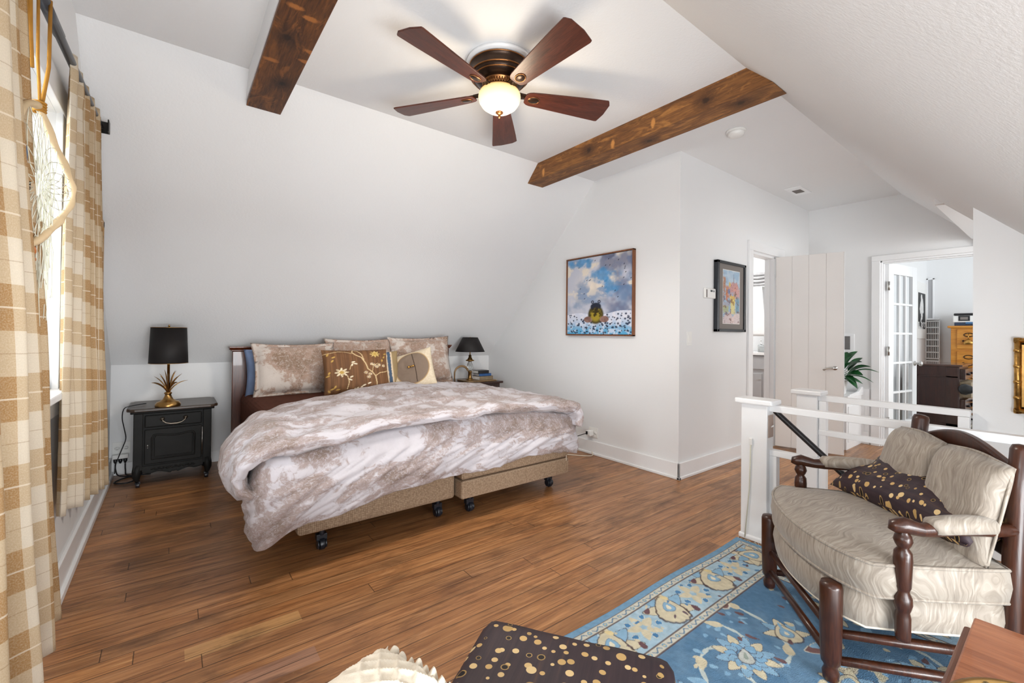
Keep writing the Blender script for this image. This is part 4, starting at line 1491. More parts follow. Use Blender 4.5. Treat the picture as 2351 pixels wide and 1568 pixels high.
def pillow(name, label, cat, loc, rot, w, h, t, seed, m, **k):
    grp = k.pop('group', None)
    o = pillow_mb(w, h, t, seed, **k).build(name, m, None, 0, False, 0, 0, True)
    o.location = loc
    o.rotation_euler = rot
    return tag(o, label, cat, grp)


R_ = math.radians
pillow('pillow', 'printed pillow in front of the blue one at the left end of the headboard', 'pillow', (.865, 4.15, .635), (R_(-17), 0, R_(2)), .69, .485, .17, 1, 'sham', flange=.035, pinch=.085, group='printed sham pillows')
pillow('pillow', 'printed pillow in the middle, mostly hidden behind the brown cushion', 'pillow', (1.475, 4.29, .64), (R_(-13), 0, R_(-2)), .68, .51, .17, 2, 'sham', flange=.035, pinch=.085, group='printed sham pillows')
pillow('pillow', 'printed pillow at the right end, beside the small black cone lamp', 'pillow', (2.115, 4.24, .64), (R_(-14), R_(-1.5), R_(-3)), .70, .535, .18, 3, 'sham', flange=.035, pinch=.085, group='printed sham pillows')
pillow('pillow', 'plain blue pillow squeezed behind the leftmost printed pillow', 'pillow', (.85, 4.36, .625), (R_(-10), 0, R_(3)), .72, .42, .16, 4, 'blue_fabric', wr=.016)


def floral_img(u, v):
    img = np.ones(u.shape + (3,)) * H('6a4a30')
    st = vnoise(u * 1.0, v * .03, 60, 2, 41)
    img = over(img, sst(.45, .7, st) * .6, H('805c3e'))
    img = over(img, sst(.55, .3, st) * .35, H('54392a'))
    cr = H('cdb489')

    def curve(pts, wd, col, al=1.):
        nonlocal img
        pts = np.array(pts, float)
        d = np.full(u.shape, 9.)
        for k in range(len(pts) - 1):
            p, q = pts[k], pts[k + 1]
            L2 = ((q - p) ** 2).sum() + 1e-9
            t = np.clip(((u - p[0]) * (q[0] - p[0]) + (v - p[1]) * (q[1] - p[1])) / L2, 0, 1)
            d = np.minimum(d, np.hypot(u - p[0] - t * (q[0] - p[0]), v - p[1] - t * (q[1] - p[1])))
        img = over(img, sst(wd, wd * .5, d) * al, col)

    def leaf(cx, cy, ang, L, Wd, col):
        nonlocal img
        du, dv = u - cx, v - cy
        a = du * math.cos(ang) + dv * math.sin(ang)
        b_ = -du * math.sin(ang) + dv * math.cos(ang)
        img = over(img, sst(1.1, .8, np.hypot(a / L, b_ / Wd)), col)

    def flower(cx, cy, r, c1, c2):
        nonlocal img
        d = np.hypot(u - cx, v - cy)
        a = np.arctan2(v - cy, u - cx)
        rad = r * (.75 + .25 * np.cos(a * 8))
        img = over(img, sst(1.05, .9, d / rad), c1)
        img = over(img, sst(.15, .3, np.abs(np.sin(a * 8 + d * 60)) * (d < rad * .9)) * 0, c2)
        img = over(img, (np.cos(a * 11 + d / r * 7) > .55) * (d < rad * .9) * .8, c2)
        img = over(img, sst(.38, .25, d / r), H('b08f4a'))
    v1 = [(.45, 1), (.42, .92), (.46, .85), (.55, .78), (.60, .65), (.63, .52), (.70, .44), (.74, .36), (.76, .22), (.76, .12)]
    curve(v1, .011, cr)
    curve([(.46, .97), (.50, .95), (.56, .85), (.585, .72)], .008, cr)
    curve([(.0, .88), (.1, .90), (.22, .94), (.32, .93), (.42, .88)], .008, cr, .8)
    curve([(.75, .36), (.82, .42), (.92, .44), (1.0, .48)], .009, cr)
    curve([(.31, .10), (.34, .25), (.32, .38)], .008, cr)
    curve([(.36, .52), (.38, .60), (.42, .66)], .006, cr)
    curve([(.70, .46), (.72, .58), (.80, .64)], .006, cr)
    flower(.24, .46, .105, H('ddceb0'), H('8f7440'))
    flower(.77, .86, .085, H('d2b873'), H('7e6128'))
    for cx, cy in ((.66, .40), (.60, .44), (.64, .34), (.78, .56), (.74, .60), (.70, .62), (.82, .60), (.90, .58)):
        flower(cx, cy, .035, H('ddd0b8'), H('9a7f52'))
    for cx, cy, an in ((.38, .36, .6), (.36, .30, -.6), (.42, .68, .3), (.40, .62, 1.3), (.45, .64, -.3), (.12, .72, 1), (.14, .80, .5), (.06, .86, 1.2), (.64, .2, .5), (.52, .12, 1.0), (.56, .16, .6), (.46, .10, .9), (.42, .08, 1.3),
                       (.10, .12, .4), (.14, .16, 1.2), (.06, .08, 2), (.18, .10, .2), (.92, .78, 1), (.95, .86, .4), (.88, .70, 1.5), (.04, .40, .4), (.06, .46, 1.2), (.70, .10, .8), (.66, .07, .3)):
        leaf(cx, cy, an, .032, .015, H('d8ccb2') if cy < .7 and cx > .2 else H('b8954e'))
    return img


def painted_pillow(name, label, w, h, t, seed, loc, rot, fn, n=120):
    g = np.linspace(0, 1, n + 1)
    gx, gy = np.meshgrid(g, g)
    a, b_ = 2 * gx - 1, 2 * gy - 1
    th = t / 2 * np.maximum(0, 1 - np.abs(a) ** 3.5) ** .5 * np.maximum(0, 1 - np.abs(b_) ** 3.5) ** .5
    x = a * w / 2 * (1 - .05 * (1 - b_ * b_) * np.abs(a) ** 3)
    z = b_ * h / 2 * (1 - .05 * (1 - a * a) * np.abs(b_) ** 3) + h / 2
    wr = (vnoise(gx, gy, 5, 3, seed) - .5) * .016 * np.minimum(1, (1 - np.abs(a)) * 6) * np.minimum(1, (1 - np.abs(b_)) * 6)
    front = np.stack([x, -th - wr, z], -1)
    back = np.stack([x, th + wr, z], -1)[:, ::-1]
    img = fn(gx, gy)
    P = np.concatenate([front, back], 1)
    o = paint_mesh(name, P, np.concatenate([img, img[:, ::-1]], 1), 'floral', None, True)
    o.location = loc
    o.rotation_euler = rot
    return tag(o, label, 'cushion')


painted_pillow('throw_cushion', 'square brown cushion embroidered with cream flowers and vines', .575, .40, .14, 51, (1.285, 3.83, .66), (R_(-17), 0, R_(0)), floral_img)


def stripe_img(u, v):
    img = np.ones(u.shape + (3,)) * H('b98d62')
    img = over(img, (np.sin(u * 70) > .3) * .6, H('7d5534'))
    img = over(img, (np.sin(v * 60) > .6) * .5, H('d9b98a'))
    img = over(img, sst(.56, .60, u), H('d8c2a4'))
    bl = sst(.045, .025, np.abs(u - .80 + .02 * (vnoise(u, v, 30, 2, 3) - .5)))
    img = over(img, bl, H('46586e'))
    return over(img, sst(.85, .88, u), H('8f7a58'))


painted_pillow('throw_cushion', 'narrow striped tan and blue cushion tucked behind the brown floral cushion', .44, .36, .10, 52, (1.50, 3.97, .655), (R_(-12), R_(-5), R_(-14)), stripe_img, 90)


def oval_img(u, v):
    img = np.ones(u.shape + (3,)) * H('cdbda3')
    img = over(img, sst(.4, .7, vnoise(u, v, 40, 2, 5)) * .4, H('e0d4bf'))
    d = np.hypot((u - .56) / .37, (v - .52) / .40)
    img = over(img, sst(1.05, 1.02, d), H('b09166'))
    img = over(img, sst(1.0, .97, d), H('7d6c5e'))
    img = over(img, sst(.012, .006, np.abs(u - .60 - .03 * np.sin(v * 4))) * (d < .95), H('3a2c22'))
    return img


op = painted_pillow('throw_cushion', 'cream cushion with a large taupe oval and a small gold toggle', .44, .40, .14, 53, (1.80, 3.80, .655), (R_(-26), R_(-17), R_(-38)), oval_img)
MB().tube([(.0, -.085, .215), (.045, -.088, .213)], .007, 8).ball((.045, -.088, .213), .011).ball((0, -.085, .215), .011).build('toggle', 'gold', op)

# ------------------------------------------------------------------ duvet
XL, XR = .50, 2.465
HANG = [(0, .50, .71), (.08, .43, .715), (.15, .36, .70), (.24, .28, .655), (.33, .215, .58), (.42, .195, .49), (.50, .225, .41), (.56, .275, .36)]
HANGR = [(0, 2.465, .70), (.07, 2.52, .68), (.14, 2.56, .60), (.21, 2.57, .53), (.27, 2.55, .47)]
YRK = [(.1, 2.86), (.33, 3.0), (.57, 3.38), (.94, 3.55), (1.64, 3.98), (2.1, 4.0), (2.7, 3.72)]
ZCR = [(.2, .585), (.5, .595), (.76, .632), (1.0, .65), (1.31, .662), (1.68, .664), (2.1, .645), (2.41, .60), (2.6, .58)]


def ip(tab, x, col=1):
    if x <= tab[0][0]:
        return tab[0][col]
    for p, q in zip(tab, tab[1:]):
        if x <= q[0]:
            t = (x - p[0]) / (q[0] - p[0])
            return p[col] + (q[col] - p[col]) * t
    return tab[-1][col]


def fold_fn(u, v):
    s = -.56 + u * (XR - XL + .56 + .27)
    if s < 0:
        bx_, bz = ip(HANG, -s, 1), ip(HANG, -s, 2)
        e = 1e-3
        tx, tz = ip(HANG, -s + .03, 1) - ip(HANG, -s - .03, 1), ip(HANG, -s + .03, 2) - ip(HANG, -s - .03, 2)
        L_ = math.hypot(tx, tz) + 1e-9
        nx, nz = tz / L_, -tx / L_
        if -s < .03:
            nx, nz = 0, 1
    elif s > XR - XL:
        d = s - (XR - XL)
        bx_, bz = ip(HANGR, d, 1), ip(HANGR, d, 2)
        tx, tz = ip(HANGR, d + .03, 1) - ip(HANGR, d - .03, 1), ip(HANGR, d + .03, 2) - ip(HANGR, d - .03, 2)
        L_ = math.hypot(tx, tz) + 1e-9
        nx, nz = -tz / L_, tx / L_
    else:
        bx_, bz = XL + s, .71 + .030 * math.sin(PI * s / (XR - XL)) - .008 * s / 2
        nx, nz = 0, 1
    cx = XL + s if 0 <= s <= XR - XL else bx_
    yf = 2.425 + .012 * math.sin(cx * 7) + (.05 * min(1, max(0, -s) / .5))
    yr = ip(YRK, cx)
    zc = ip(ZCR, cx)
    dz = (bz - zc) if 0 <= s <= XR - XL else max(.07, .12 - .1 * abs(s if s < 0 else d) )
    prof = [(0, yf + .16, -dz - .005), (.05, yf + .06, -dz - .004), (.10, yf + .005, -dz), (.15, yf - .055, -dz * .80), (.20, yf - .07, -dz * .48), (.26, yf - .04, -dz * .18), (.33, yf + .06, -.008), (.42, yf + .18, .0),
            (.60, yf + (yr - yf) * .5, .004), (.84, yr - .14, .0), (.91, yr - .05, -.022), (.96, yr - .005, -.06), (1.0, yr + .01, -.11)]
    y = ip(prof, v, 1)
    off = ip(prof, v, 2)
    q = Vector((s, y, 0))
    ws = math.sin(PI * min(1, max(0, v)))
    n1 = noise.noise(Vector((s * 2.3, y * 2.3, 1.7))) * .030
    n2 = noise.noise(Vector((s * 3.0 + y * 1.5, y * 7.5 - s * 2, 5.1))) * .024
    n3 = noise.noise(Vector((s * 9 + y * 5, y * 16, 9.3))) * .010 - abs(noise.noise(Vector((s * 7 - y * 6, y * 9, 4.4)))) ** .8 * .014
    pl = abs(noise.noise(Vector((s * 5.0, y * 4.0, 20.2)))) ** .7 * .020
    dsp = (n1 + n2 + n3 - pl) * (.35 + .65 * ws)
    lip = max(0, 1 - abs(v - .17) / .14)
    ydsp = -lip * (noise.noise(Vector((s * 6, 3.3, .4))) * .018 + noise.noise(Vector((s * 17, 2.3, 1.4))) * .006)
    o_ = off + dsp
    return (bx_ + nx * o_, y + ydsp, bz + nz * o_)


PATH = [(.46, 3.35), (.42, 3.1), (.36, 2.8), (.315, 2.55), (.315, 2.42), (.36, 2.36), (.46, 2.345), (.7, 2.355), (1.0, 2.37), (1.4, 2.385), (1.8, 2.39), (2.2, 2.39), (2.42, 2.385), (2.53, 2.42), (2.57, 2.55), (2.58, 2.8), (2.56, 3.1)]
HEMS = [.42, .36, .25, .155, .14, .155, .215, .262, .295, .312, .322, .326, .31, .255, .28, .36, .42]
cl = [0.]
for p, q in zip(PATH, PATH[1:]):
    cl.append(cl[-1] + math.hypot(q[0] - p[0], q[1] - p[1]))
PT = [(a / cl[-1], p[0], p[1], h_) for a, p, h_ in zip(cl, PATH, HEMS)]


def crv(t):
    return ip(PT, t, 1), ip(PT, t, 2), ip(PT, t, 3)


def crvs(t):
    a = [crv(min(1, max(0, t + d))) for d in (-.02, -.01, 0, .01, .02)]
    return tuple(sum(k[i] for k in a) / 5 for i in range(3))


def drape_fn(u, v):
    x, y, hem = crvs(u)
    x1, y1, _ = crvs(min(1, u + .01))
    x0, y0, _ = crvs(max(0, u - .01))
    tx, ty = x1 - x0, y1 - y0
    L_ = math.hypot(tx, ty) + 1e-9
    nx, ny = ty / L_, -tx / L_          # outward
    s = u * cl[-1]
    cx = min(2.5, max(.45, x))
    zt = ip(ZCR, cx) - .012
    prof = [(0, -.22, 0.), (.10, -.10, .0), (.18, -.045, -.012), (.25, -.012, -.045), (.33, .004, -.10)]
    if v < .33:
        ins, z = ip(prof, v, 1), zt + ip(prof, v, 2)
        k = 0
    else:
        k = (v - .33) / .67
        z = (zt - .10) + (hem - zt + .10) * k
        ins = .004 + .030 * math.sin(k * PI * .9) - .012 * k
    d_ = .03 + .97 * min(1, v * 2)
    fold = noise.noise(Vector((s * 4.2 + k * 1.6, k * .8, 3.1))) * .042 * (.3 + .7 * k) + noise.noise(Vector((s * 11 + k * 4.5, k * 1.5, 7.7))) * .022 * (.4 + .6 * k)
    fold += noise.noise(Vector((s * 20 + k * 9, k * 5, 1.7))) * .010 - abs(noise.noise(Vector((s * 13 + k * 9, k * 3, 31.7)))) ** .8 * .014
    fold += -abs(noise.noise(Vector((s * 6 + k * 3.2, k * 2.2, 12.7)))) ** .7 * .018 * (1 - .4 * k)
    o_ = ins + fold * d_
    z += (noise.noise(Vector((s * 5, 4.4, 0))) * .012 + noise.noise(Vector((s * 15, 1.4, 0))) * .006) * max(0, k - .4) / .6
    return (x + nx * o_, y + ny * o_, z)


dv = MB()
dv.grid(fold_fn, 240, 130, True, lambda u, v: (u * 2.8, v * 1.9 + 1.3), True)
dv.grid(drape_fn, 260, 80, True, lambda u, v: (u * cl[-1] + .3, .9 - v * .62), False)
tag(dv.build('duvet', 'duvet', None, 0, False, .012), 'rumpled beige and white printed duvet folded over the foot of the bed', 'duvet')

# ------------------------------------------------------------------ far bedside table with lamp and books
bt_ = thing('bedside_table', 'dark bedside table mostly hidden behind the right side of the bed', 'table', (2.90, 4.52, 0))
MB().box(-.28, .28, -.24, .28, .60, .625).build('top', 'mahog', bt_, .005)
MB().box(-.25, .25, -.21, .25, .48, .60).build('drawer_box', 'mahog', bt_, .004)
for sx in (-1, 1):
    for y in (-.18, .22):
        MB().tube([(sx * .22, y, .48), (sx * .22, y, 0)], [.022, .014], 10).build('leg', 'mahog', bt_)
tr = tag(MB().box(2.72, 3.12, 4.33, 4.60, .626, .640).build('wooden_tray', 'horn', None, .005), 'shallow brown wooden tray under the cone lamp and books', 'tray')


def book(label, x0, x1, y0, y1, z0, z1, m, rz=0):
    o = thing('book', label, 'book', ((x0 + x1) / 2, (y0 + y1) / 2, z0), rz)
    hx_, hy_, hz_ = (x1 - x0) / 2, (y1 - y0) / 2, z1 - z0
    c = MB().box(-hx_, hx_, -hy_, hy_, 0, .004).box(-hx_, hx_, -hy_, hy_, hz_ - .004, hz_).box(-hx_, hx_, -hy_, -hy_ + .005, 0, hz_)
    c.build('cover', m, o, .0015)
    MB().box(-hx_ + .004, hx_ - .004, -hy_ + .004, hy_ - .005, .004, hz_ - .004).build('pages', 'paper', o)
    o['group'] = 'books on the far bedside table'


book('thick tan book at the bottom of the stack by the cone lamp', 2.885, 3.085, 4.36, 4.52, .641, .686, 'tanbook', R_(3))
book('blue book in the middle of the stack by the cone lamp', 2.895, 3.065, 4.37, 4.52, .687, .717, 'bluebook', R_(-3))
book('black book on top of the stack by the cone lamp', 2.875, 3.03, 4.37, 4.50, .718, .755, 'black', R_(1))
lp = thing('table_lamp', 'small brass and glass table lamp with a black cone shade right of the bed', 'lamp', (2.815, 4.46, .641))
MB().lathe([(.045, 0), (.046, .008), (.028, .016), (.022, .03), (.020, .09), (.026, .096), (.024, .104), (.014, .108)], (0, 0, 0), 24).build('base', 'brass', lp)
MB().lathe([(.014, .106), (.030, .118), (.042, .145), (.036, .18), (.022, .21), (.020, .225)], (0, 0, 0), 24).build('glass_body', 'smallglass', lp)
MB().lathe([(.020, .222), (.050, .228), (.050, .238), (.030, .246), (.024, .262), (.017, .27), (.017, .296), (.006, .30), (.006, .335), (.012, .337), (.012, .36), (.004, .50)], (0, 0, 0), 24).build('collar', 'brass', lp)
c = MB().lathe([(.176, .338), (.1765, .3385), (.0905, .508), (.089, .508), (.174, .339)], (0, 0, 0), 40)
c.f, c.sm, c.uv = c.f[:-2], c.sm[:-2], c.uv[:-2]
c.build('lamp_shade', 'shade', lp)
c = MB()
for k in range(3):
    a = 2 * PI * k / 3 + .4
    c.tube([(0, 0, .50), (.089 * math.cos(a), .089 * math.sin(a), .504)], .002, 5)
c.ball((0, 0, .505), .007)
c.build('shade_fitting', 'brass', lp)
hn = []
for k in range(11):
    a = PI * (1.02 - k / 10 * .80)
    hn.append((2.70 + .095 * math.cos(a), 4.46, .725 + .085 * math.sin(a)))
tag(MB().tube([(2.61, 4.46, .629), (2.605, 4.46, .68)] + hn + [(2.785, 4.45, .752)], [.008, .009] + [.010 + .0004 * k for k in range(11)] + [.012], 9).build('horn_arch', 'horn', None), 'curved horn handle arching beside the cone lamp base', 'horn')
# ------------------------------------------------------------------ stair railing
rl = thing('stair_railing', 'white painted railing with a capped newel post at the near side of the stairs', 'railing', (2.76, 1.16, 0))
MB().box(2.705, 2.79, 1.10, 1.245, 0, .80).build('newel_post', 'trim', rl, .004, True)
MB().box(2.68, 2.815, 1.065, 1.275, .80, .832).build('newel_cap', 'trim', rl, .008, True)
MB().box(2.695, 2.80, 1.09, 1.255, 0, .03).build('newel_base', 'trim', rl, .008, True)
MB().box(2.735, 2.785, -.64, 1.10, .765, .802).build('top_rail', 'trim', rl, .003, True)
MB().box(2.735, 2.785, -.64, 1.10, .512, .545).build('middle_rail', 'trim', rl, .003, True)
for y in (1.062, .12, -.62):
    MB().box(2.737, 2.783, y, y + .038, 0, .512).build('baluster', 'trim', rl, .002, True)
rl2 = thing('stair_railing', 'white painted railing beyond the stairwell, running to the wall by the office door', 'railing', (3.5, 1.14, 0))
MB().box(3.455, 3.545, 1.09, 1.215, 0, .80).build('newel_post', 'trim', rl2, .004, True)
MB().box(3.43, 3.57, 1.06, 1.245, .80, .832).build('newel_cap', 'trim', rl2, .008, True)
MB().box(3.475, 3.525, .372, 1.09, .765, .802).build('top_rail', 'trim', rl2, .003, True)
MB().box(3.475, 3.525, .372, 1.09, .535, .568).build('middle_rail', 'trim', rl2, .003, True)
MB().box(3.478, 3.522, 1.045, 1.088, 0, .764).build('baluster', 'trim', rl2, .002, True)
MB().box(3.472, 3.5275, .374, .42, 0, .764).build('wall_post', 'trim', rl2, .002, True)
hr = thing('handrail', 'black metal handrail sloping down into the stairwell', 'handrail', (2.84, 1.1, .75))
MB().tube([(2.80, 1.13, .775), (2.835, 1.125, .772), (2.845, 1.09, .735), (2.85, .2, -.03), (2.85, -.3, -.455)], .016, 12).build('rail', 'black', hr, 0, True)
MB().box(2.789, 2.80, 1.115, 1.15, .755, .79).build('mounting_plate', 'black', hr, .002, True)
sp_ = thing('switch_plate', 'small metal switch plate on the stair side of the near newel post', 'light switch', (2.747, 1.10, .68))
MB().box(-.032, .032, -.005, -.0005, -.065, .065).build('plate', 'woodpink', sp_, .002)
MB().tube([(0, -.005, -.005), (0, -.02, .006)], .004, 8).build('toggle', 'glass_white', sp_)
cdl = thing('hook_cord', 'thin white cord hanging from a hook on the front of the near newel post', 'cord', (2.704, 1.185, .3))
MB().tube([(2.697, 1.185, .585), (2.697, 1.192, .30), (2.695, 1.215, .012)], .0035, 8).build('cord', 'net', cdl, 0, True)
MB().box(2.692, 2.7045, 1.176, 1.194, .56, .60).build('hook', 'glass_white', cdl, .003, True)

# ------------------------------------------------------------------ rug
RX0, RX1, RY0, RY1 = .78, 2.655, -.36, 1.243
nx_, ny_ = 536, 458
gx, gy = np.meshgrid(np.linspace(RX0, RX1, nx_ + 1), np.linspace(RY0, RY1, ny_ + 1))


def rug_img(X, Y):
    ex = np.minimum(X - RX0, RX1 - X)
    ey = np.minimum(Y - RY0, RY1 - Y)
    e = np.minimum(ex, ey)
    side = ey < ex                       # nearest edge is a long side
    t = np.where(side, X, Y)             # coordinate along the border
    n1, n2 = vnoise(X + 5, Y + 5, 12, 3, 61), vnoise(X + 5, Y + 5, 70, 2, 62)
    img = np.ones(X.shape + (3,)) * H('6585a0')
    img = over(img, sst(.35, .7, n1) * .6, H('4c7191'))
    blue, cream, dark, light, grey = H('5f8fb5'), H('c9c0a6'), H('4a3a3c'), H('86aac4'), H('b9bdb8')

    def leaf(cx, cy, an, L, Wd, col, al=1., edge=None, base=None):
        nonlocal img
        x0, x1 = cx - L * 1.4, cx + L * 1.4
        sl = (slice(max(0, int((cy - L * 1.4 - RY0) / (RY1 - RY0) * ny_)), max(0, int((cy + L * 1.4 - RY0) / (RY1 - RY0) * ny_) + 2)),
              slice(max(0, int((x0 - RX0) / (RX1 - RX0) * nx_)), max(0, int((x1 - RX0) / (RX1 - RX0) * nx_) + 2)))
        if X[sl].size == 0:
            return
        du, dv_ = X[sl] - cx, Y[sl] - cy
        a = du * math.cos(an) + dv_ * math.sin(an)
        b_ = -du * math.sin(an) + dv_ * math.cos(an)
        wid = Wd * (1 - .45 * a / L)
        d = np.hypot(a / L, b_ / np.maximum(1e-3, wid)) + (n2[sl] - .5) * .16
        if edge is not None:
            img[sl] = over(img[sl], sst(1.15, 1.08, d) * al * .8, edge)
        img[sl] = over(img[sl], sst(1.04, .96, d) * al, col)

    def vine(pts, wd, col):
        for (xa, ya), (xb, yb) in zip(pts, pts[1:]):
            L = math.hypot(xb - xa, yb - ya)
            leaf((xa + xb) / 2, (ya + yb) / 2, math.atan2(yb - ya, xb - xa), L * .62, wd, col)

    def palmette(cx, cy, an, sc):
        for k in (-2, -1, 0, 1, 2):
            leaf(cx + math.cos(an + k * .8) * .055 * sc, cy + math.sin(an + k * .8) * .055 * sc, an + k * .8, .04 * sc, .02 * sc, cream if k % 2 == 0 else light, 1, dark)
        leaf(cx, cy, an, .055 * sc, .045 * sc, cream, 1, dark)
        leaf(cx + .005 * math.cos(an), cy + .005 * math.sin(an), an, .030 * sc, .024 * sc, light, 1, H('3f6a92'))
        leaf(cx, cy, an, .012 * sc, .008 * sc, H('d8d2bd'))

    def rosette(cx, cy, r, n=12):
        for ring, rr_, cc in ((1.0, .34, (cream, light)), (.62, .24, (light, H('7ea6c4')))):
            for k in range(n):
                a = 2 * PI * k / n + ring
                leaf(cx + math.cos(a) * r * ring, cy + math.sin(a) * r * ring, a, r * rr_, r * .21, cc[k % 2], 1, dark)
        leaf(cx, cy, .6, r * .45, r * .28, grey, 1, dark)
        leaf(cx, cy, .6, r * .22, r * .09, H('8f9a92'))

    rs = np.random.RandomState(12)
    # field: vines, palmettes, rosettes
    for gx_, gy_ in ((1.70, .76), (1.03, .76), (2.12, .30), (1.45, .15), (.9, .2), (1.75, -.2), (2.1, -.15), (1.2, -.25)):
        for k in range(4):
            a0 = 2 * PI * k / 4 + gx_ * 3
            pts = [(gx_ + math.cos(a0 + j * .28) * (.10 + .035 * j), gy_ + math.sin(a0 + j * .28) * (.10 + .035 * j)) for j in range(8)]
            vine(pts, .008, H('b9c3c0'))
            for j in (2, 4, 6):
                an = a0 + j * .28 + (1.2 if j % 4 else -1.0)
                leaf(pts[j][0] + .035 * math.cos(an), pts[j][1] + .035 * math.sin(an), an, .034, .018, cream if j != 4 else light, 1, None)
            leaf(pts[-1][0], pts[-1][1], a0 + 2.6, .06, .028, H('c4b9a2') if k % 2 else H('7a5c5a'), 1, H('d6d1c0'))
            leaf(pts[-1][0] + .01, pts[-1][1] + .012, a0 + 2.6, .03, .014, light)
    for gx_, gy_, r in ((1.70, .76, .085), (1.03, .76, .08), (2.12, .30, .08), (1.45, .15, .085), (.9, .2, .08), (1.75, -.2, .085)):
        rosette(gx_, gy_, r)
    for gx_, gy_, an in ((1.96, .72, .9), (1.36, .76, 2.0), (2.25, .66, -.5), (1.85, .48, .3), (1.40, .45, 1.4), (1.12, .48, 2.4), (2.2, .02, 1.), (1.2, .0, 0.3), (1.9, .1, 2.)):
        palmette(gx_, gy_, an, .95)
    for k in range(170):
        cx, cy = rs.uniform(RX0 + .3, RX1 - .3), rs.uniform(RY0 + .3, RY1 - .3)
        leaf(cx, cy, rs.uniform(0, 6), rs.uniform(.008, .022), rs.uniform(.005, .011), [cream, light, H('7fa5c3'), H('6e5658')][rs.randint(4)])
    # light corner medallion close to the inner corner
    cm = np.hypot(RX1 - .285 - X, RY1 - .285 - Y)
    field = img
    # border bands
    band = np.ones(X.shape + (3,)) * H('9fb9c8')
    band = over(band, sst(.35, .65, n1) * .55, H('8fadc2'))
    band = over(band, sst(.55, .75, vnoise(X, Y, 30, 3, 66)) * .35, H('b9c8cc'))
    img = band
    xs = np.arange(2.485, RX0, -.381)
    for cx in xs:
        palm = (cx, RY1 - .153)
        palmette(palm[0], palm[1], 1.1, 1.35)
        leaf(palm[0], palm[1], 1.1, .085, .062, cream, 1, dark)
        leaf(palm[0] + .01, palm[1] + .014, 1.1, .030, .024, light, 1, H('46739c'))
        leaf(palm[0] + .008, palm[1] + .012, 1.1, .016, .010, H('d9d3be'))
        for sgn in (-1, 1):
            rosx = cx + .19
            for k in range(5):
                a = 2 * PI * k / 5 + .3
                leaf(rosx + .045 * math.cos(a), RY1 - .155 + .045 * math.sin(a), a, .032, .018, cream)
                leaf(rosx + .080 * math.cos(a + .6), RY1 - .155 + .06 * math.sin(a + .6), a, .014, .011, H('4f7ea8'), 1, H('d4d1c0'))
        leaf(cx - .09, RY1 - .10, .4, .022, .012, H('6a5055'))
        leaf(cx + .10, RY1 - .215, 1.4, .024, .012, H('6a5055'))
        leaf(cx + .05, RY1 - .09, 2.2, .02, .012, H('d3c294'))
    for cy in np.arange(RY1 - .45, RY0, -.36):
        palmette(RX1 - .155, cy, 2.7, 1.3)
        palmette(RX1 - .155, cy, 2.7, .8)
        leaf(RX1 - .15, cy - .18, .5, .05, .02, cream)
        leaf(RX1 - .13, cy - .12, 1.5, .02, .012, H('4f7ea8'), 1, H('d4d1c0'))
    palmette(RX1 - .15, RY1 - .15, 2.2, 1.2)
    for k in range(420):
        cx, cy = rs.uniform(RX0, RX1), rs.uniform(RY0, RY1)
        if min(RX1 - cx, RY1 - cy) < .25:
            leaf(cx, cy, rs.uniform(0, 6), rs.uniform(.006, .016), rs.uniform(.004, .009), [cream, H('557fa6'), H('b4c4ca'), H('6a5a60')][rs.randint(4)])
    border = img
    img = np.where((e > .285)[..., None], field, border)
    # cream guard stripes with small blue scrolls
    for a, b_ in ((.030, .066), (.250, .286)):
        st = np.ones(X.shape + (3,)) * H('c3c1b4')
        mid = (a + b_) / 2
        sc = np.abs(e - mid - .007 * np.sin(t * 2 * PI / .045)) < .0035
        st = over(st, sc * (np.sin(t * 2 * PI / .09) > -.3) * .85, H('4f7593'))
        st = over(st, (np.hypot((((t / .09) % 1) - .75) * .09, e - mid) < .010) * 1., H('7f9fb4'))
        st = over(st, (np.hypot((((t / .09) % 1) - .75) * .09, e - mid) < .004) * 1., H('c9b98c'))
        img = np.where(((e > a) & (e < b_))[..., None], st, img)
        for q in (a, b_):
            img = over(img, (np.abs(e - q) < .0035) * .85, H('5a4642'))
    img = np.where((e < .028)[..., None], H('7297b3') * np.ones_like(img), img)
    return np.clip(img * (.86 + .28 * n2[..., None]), 0, 1)


im = rug_img(gx, gy)
wob = .006 * np.sin(gx * 7 + .5) * sst(RY1 - .25, RY1, gy)
P = np.stack([gx, gy + wob, .010 + .0025 * vnoise(gx + 5, gy + 5, 3, 2, 71)], -1)
skirt = P.copy()
ru = paint_mesh('area_rug', P, im, 'rug', None, True)
sl = ru.modifiers.new('thick', 'SOLIDIFY')
sl.thickness = .009
sl.offset = -1
tag(ru, 'blue and cream patterned oriental wool rug with a floral border', 'rug')
c = MB()
rr = random.Random(5)
for k in range(104):
    y = RY1 - .006 - k * .0152
    x = RX1 - .004
    c.tube([(x, y, .006), (x + .018 + rr.uniform(0, .012), y + rr.uniform(-.008, .008), .004), (x + .03 + rr.uniform(0, .014), y + rr.uniform(-.012, .012), .003)], .0018, 4)
fr = c.build('fringe', 'net', ru)
fr['kind'] = 'stuff'

# ------------------------------------------------------------------ armchair
ch = thing('armchair', 'walnut armchair with beige patterned seat and two back cushions by the stairs', 'armchair', (2.035, .715, .012), math.atan2(-.652, -.758))


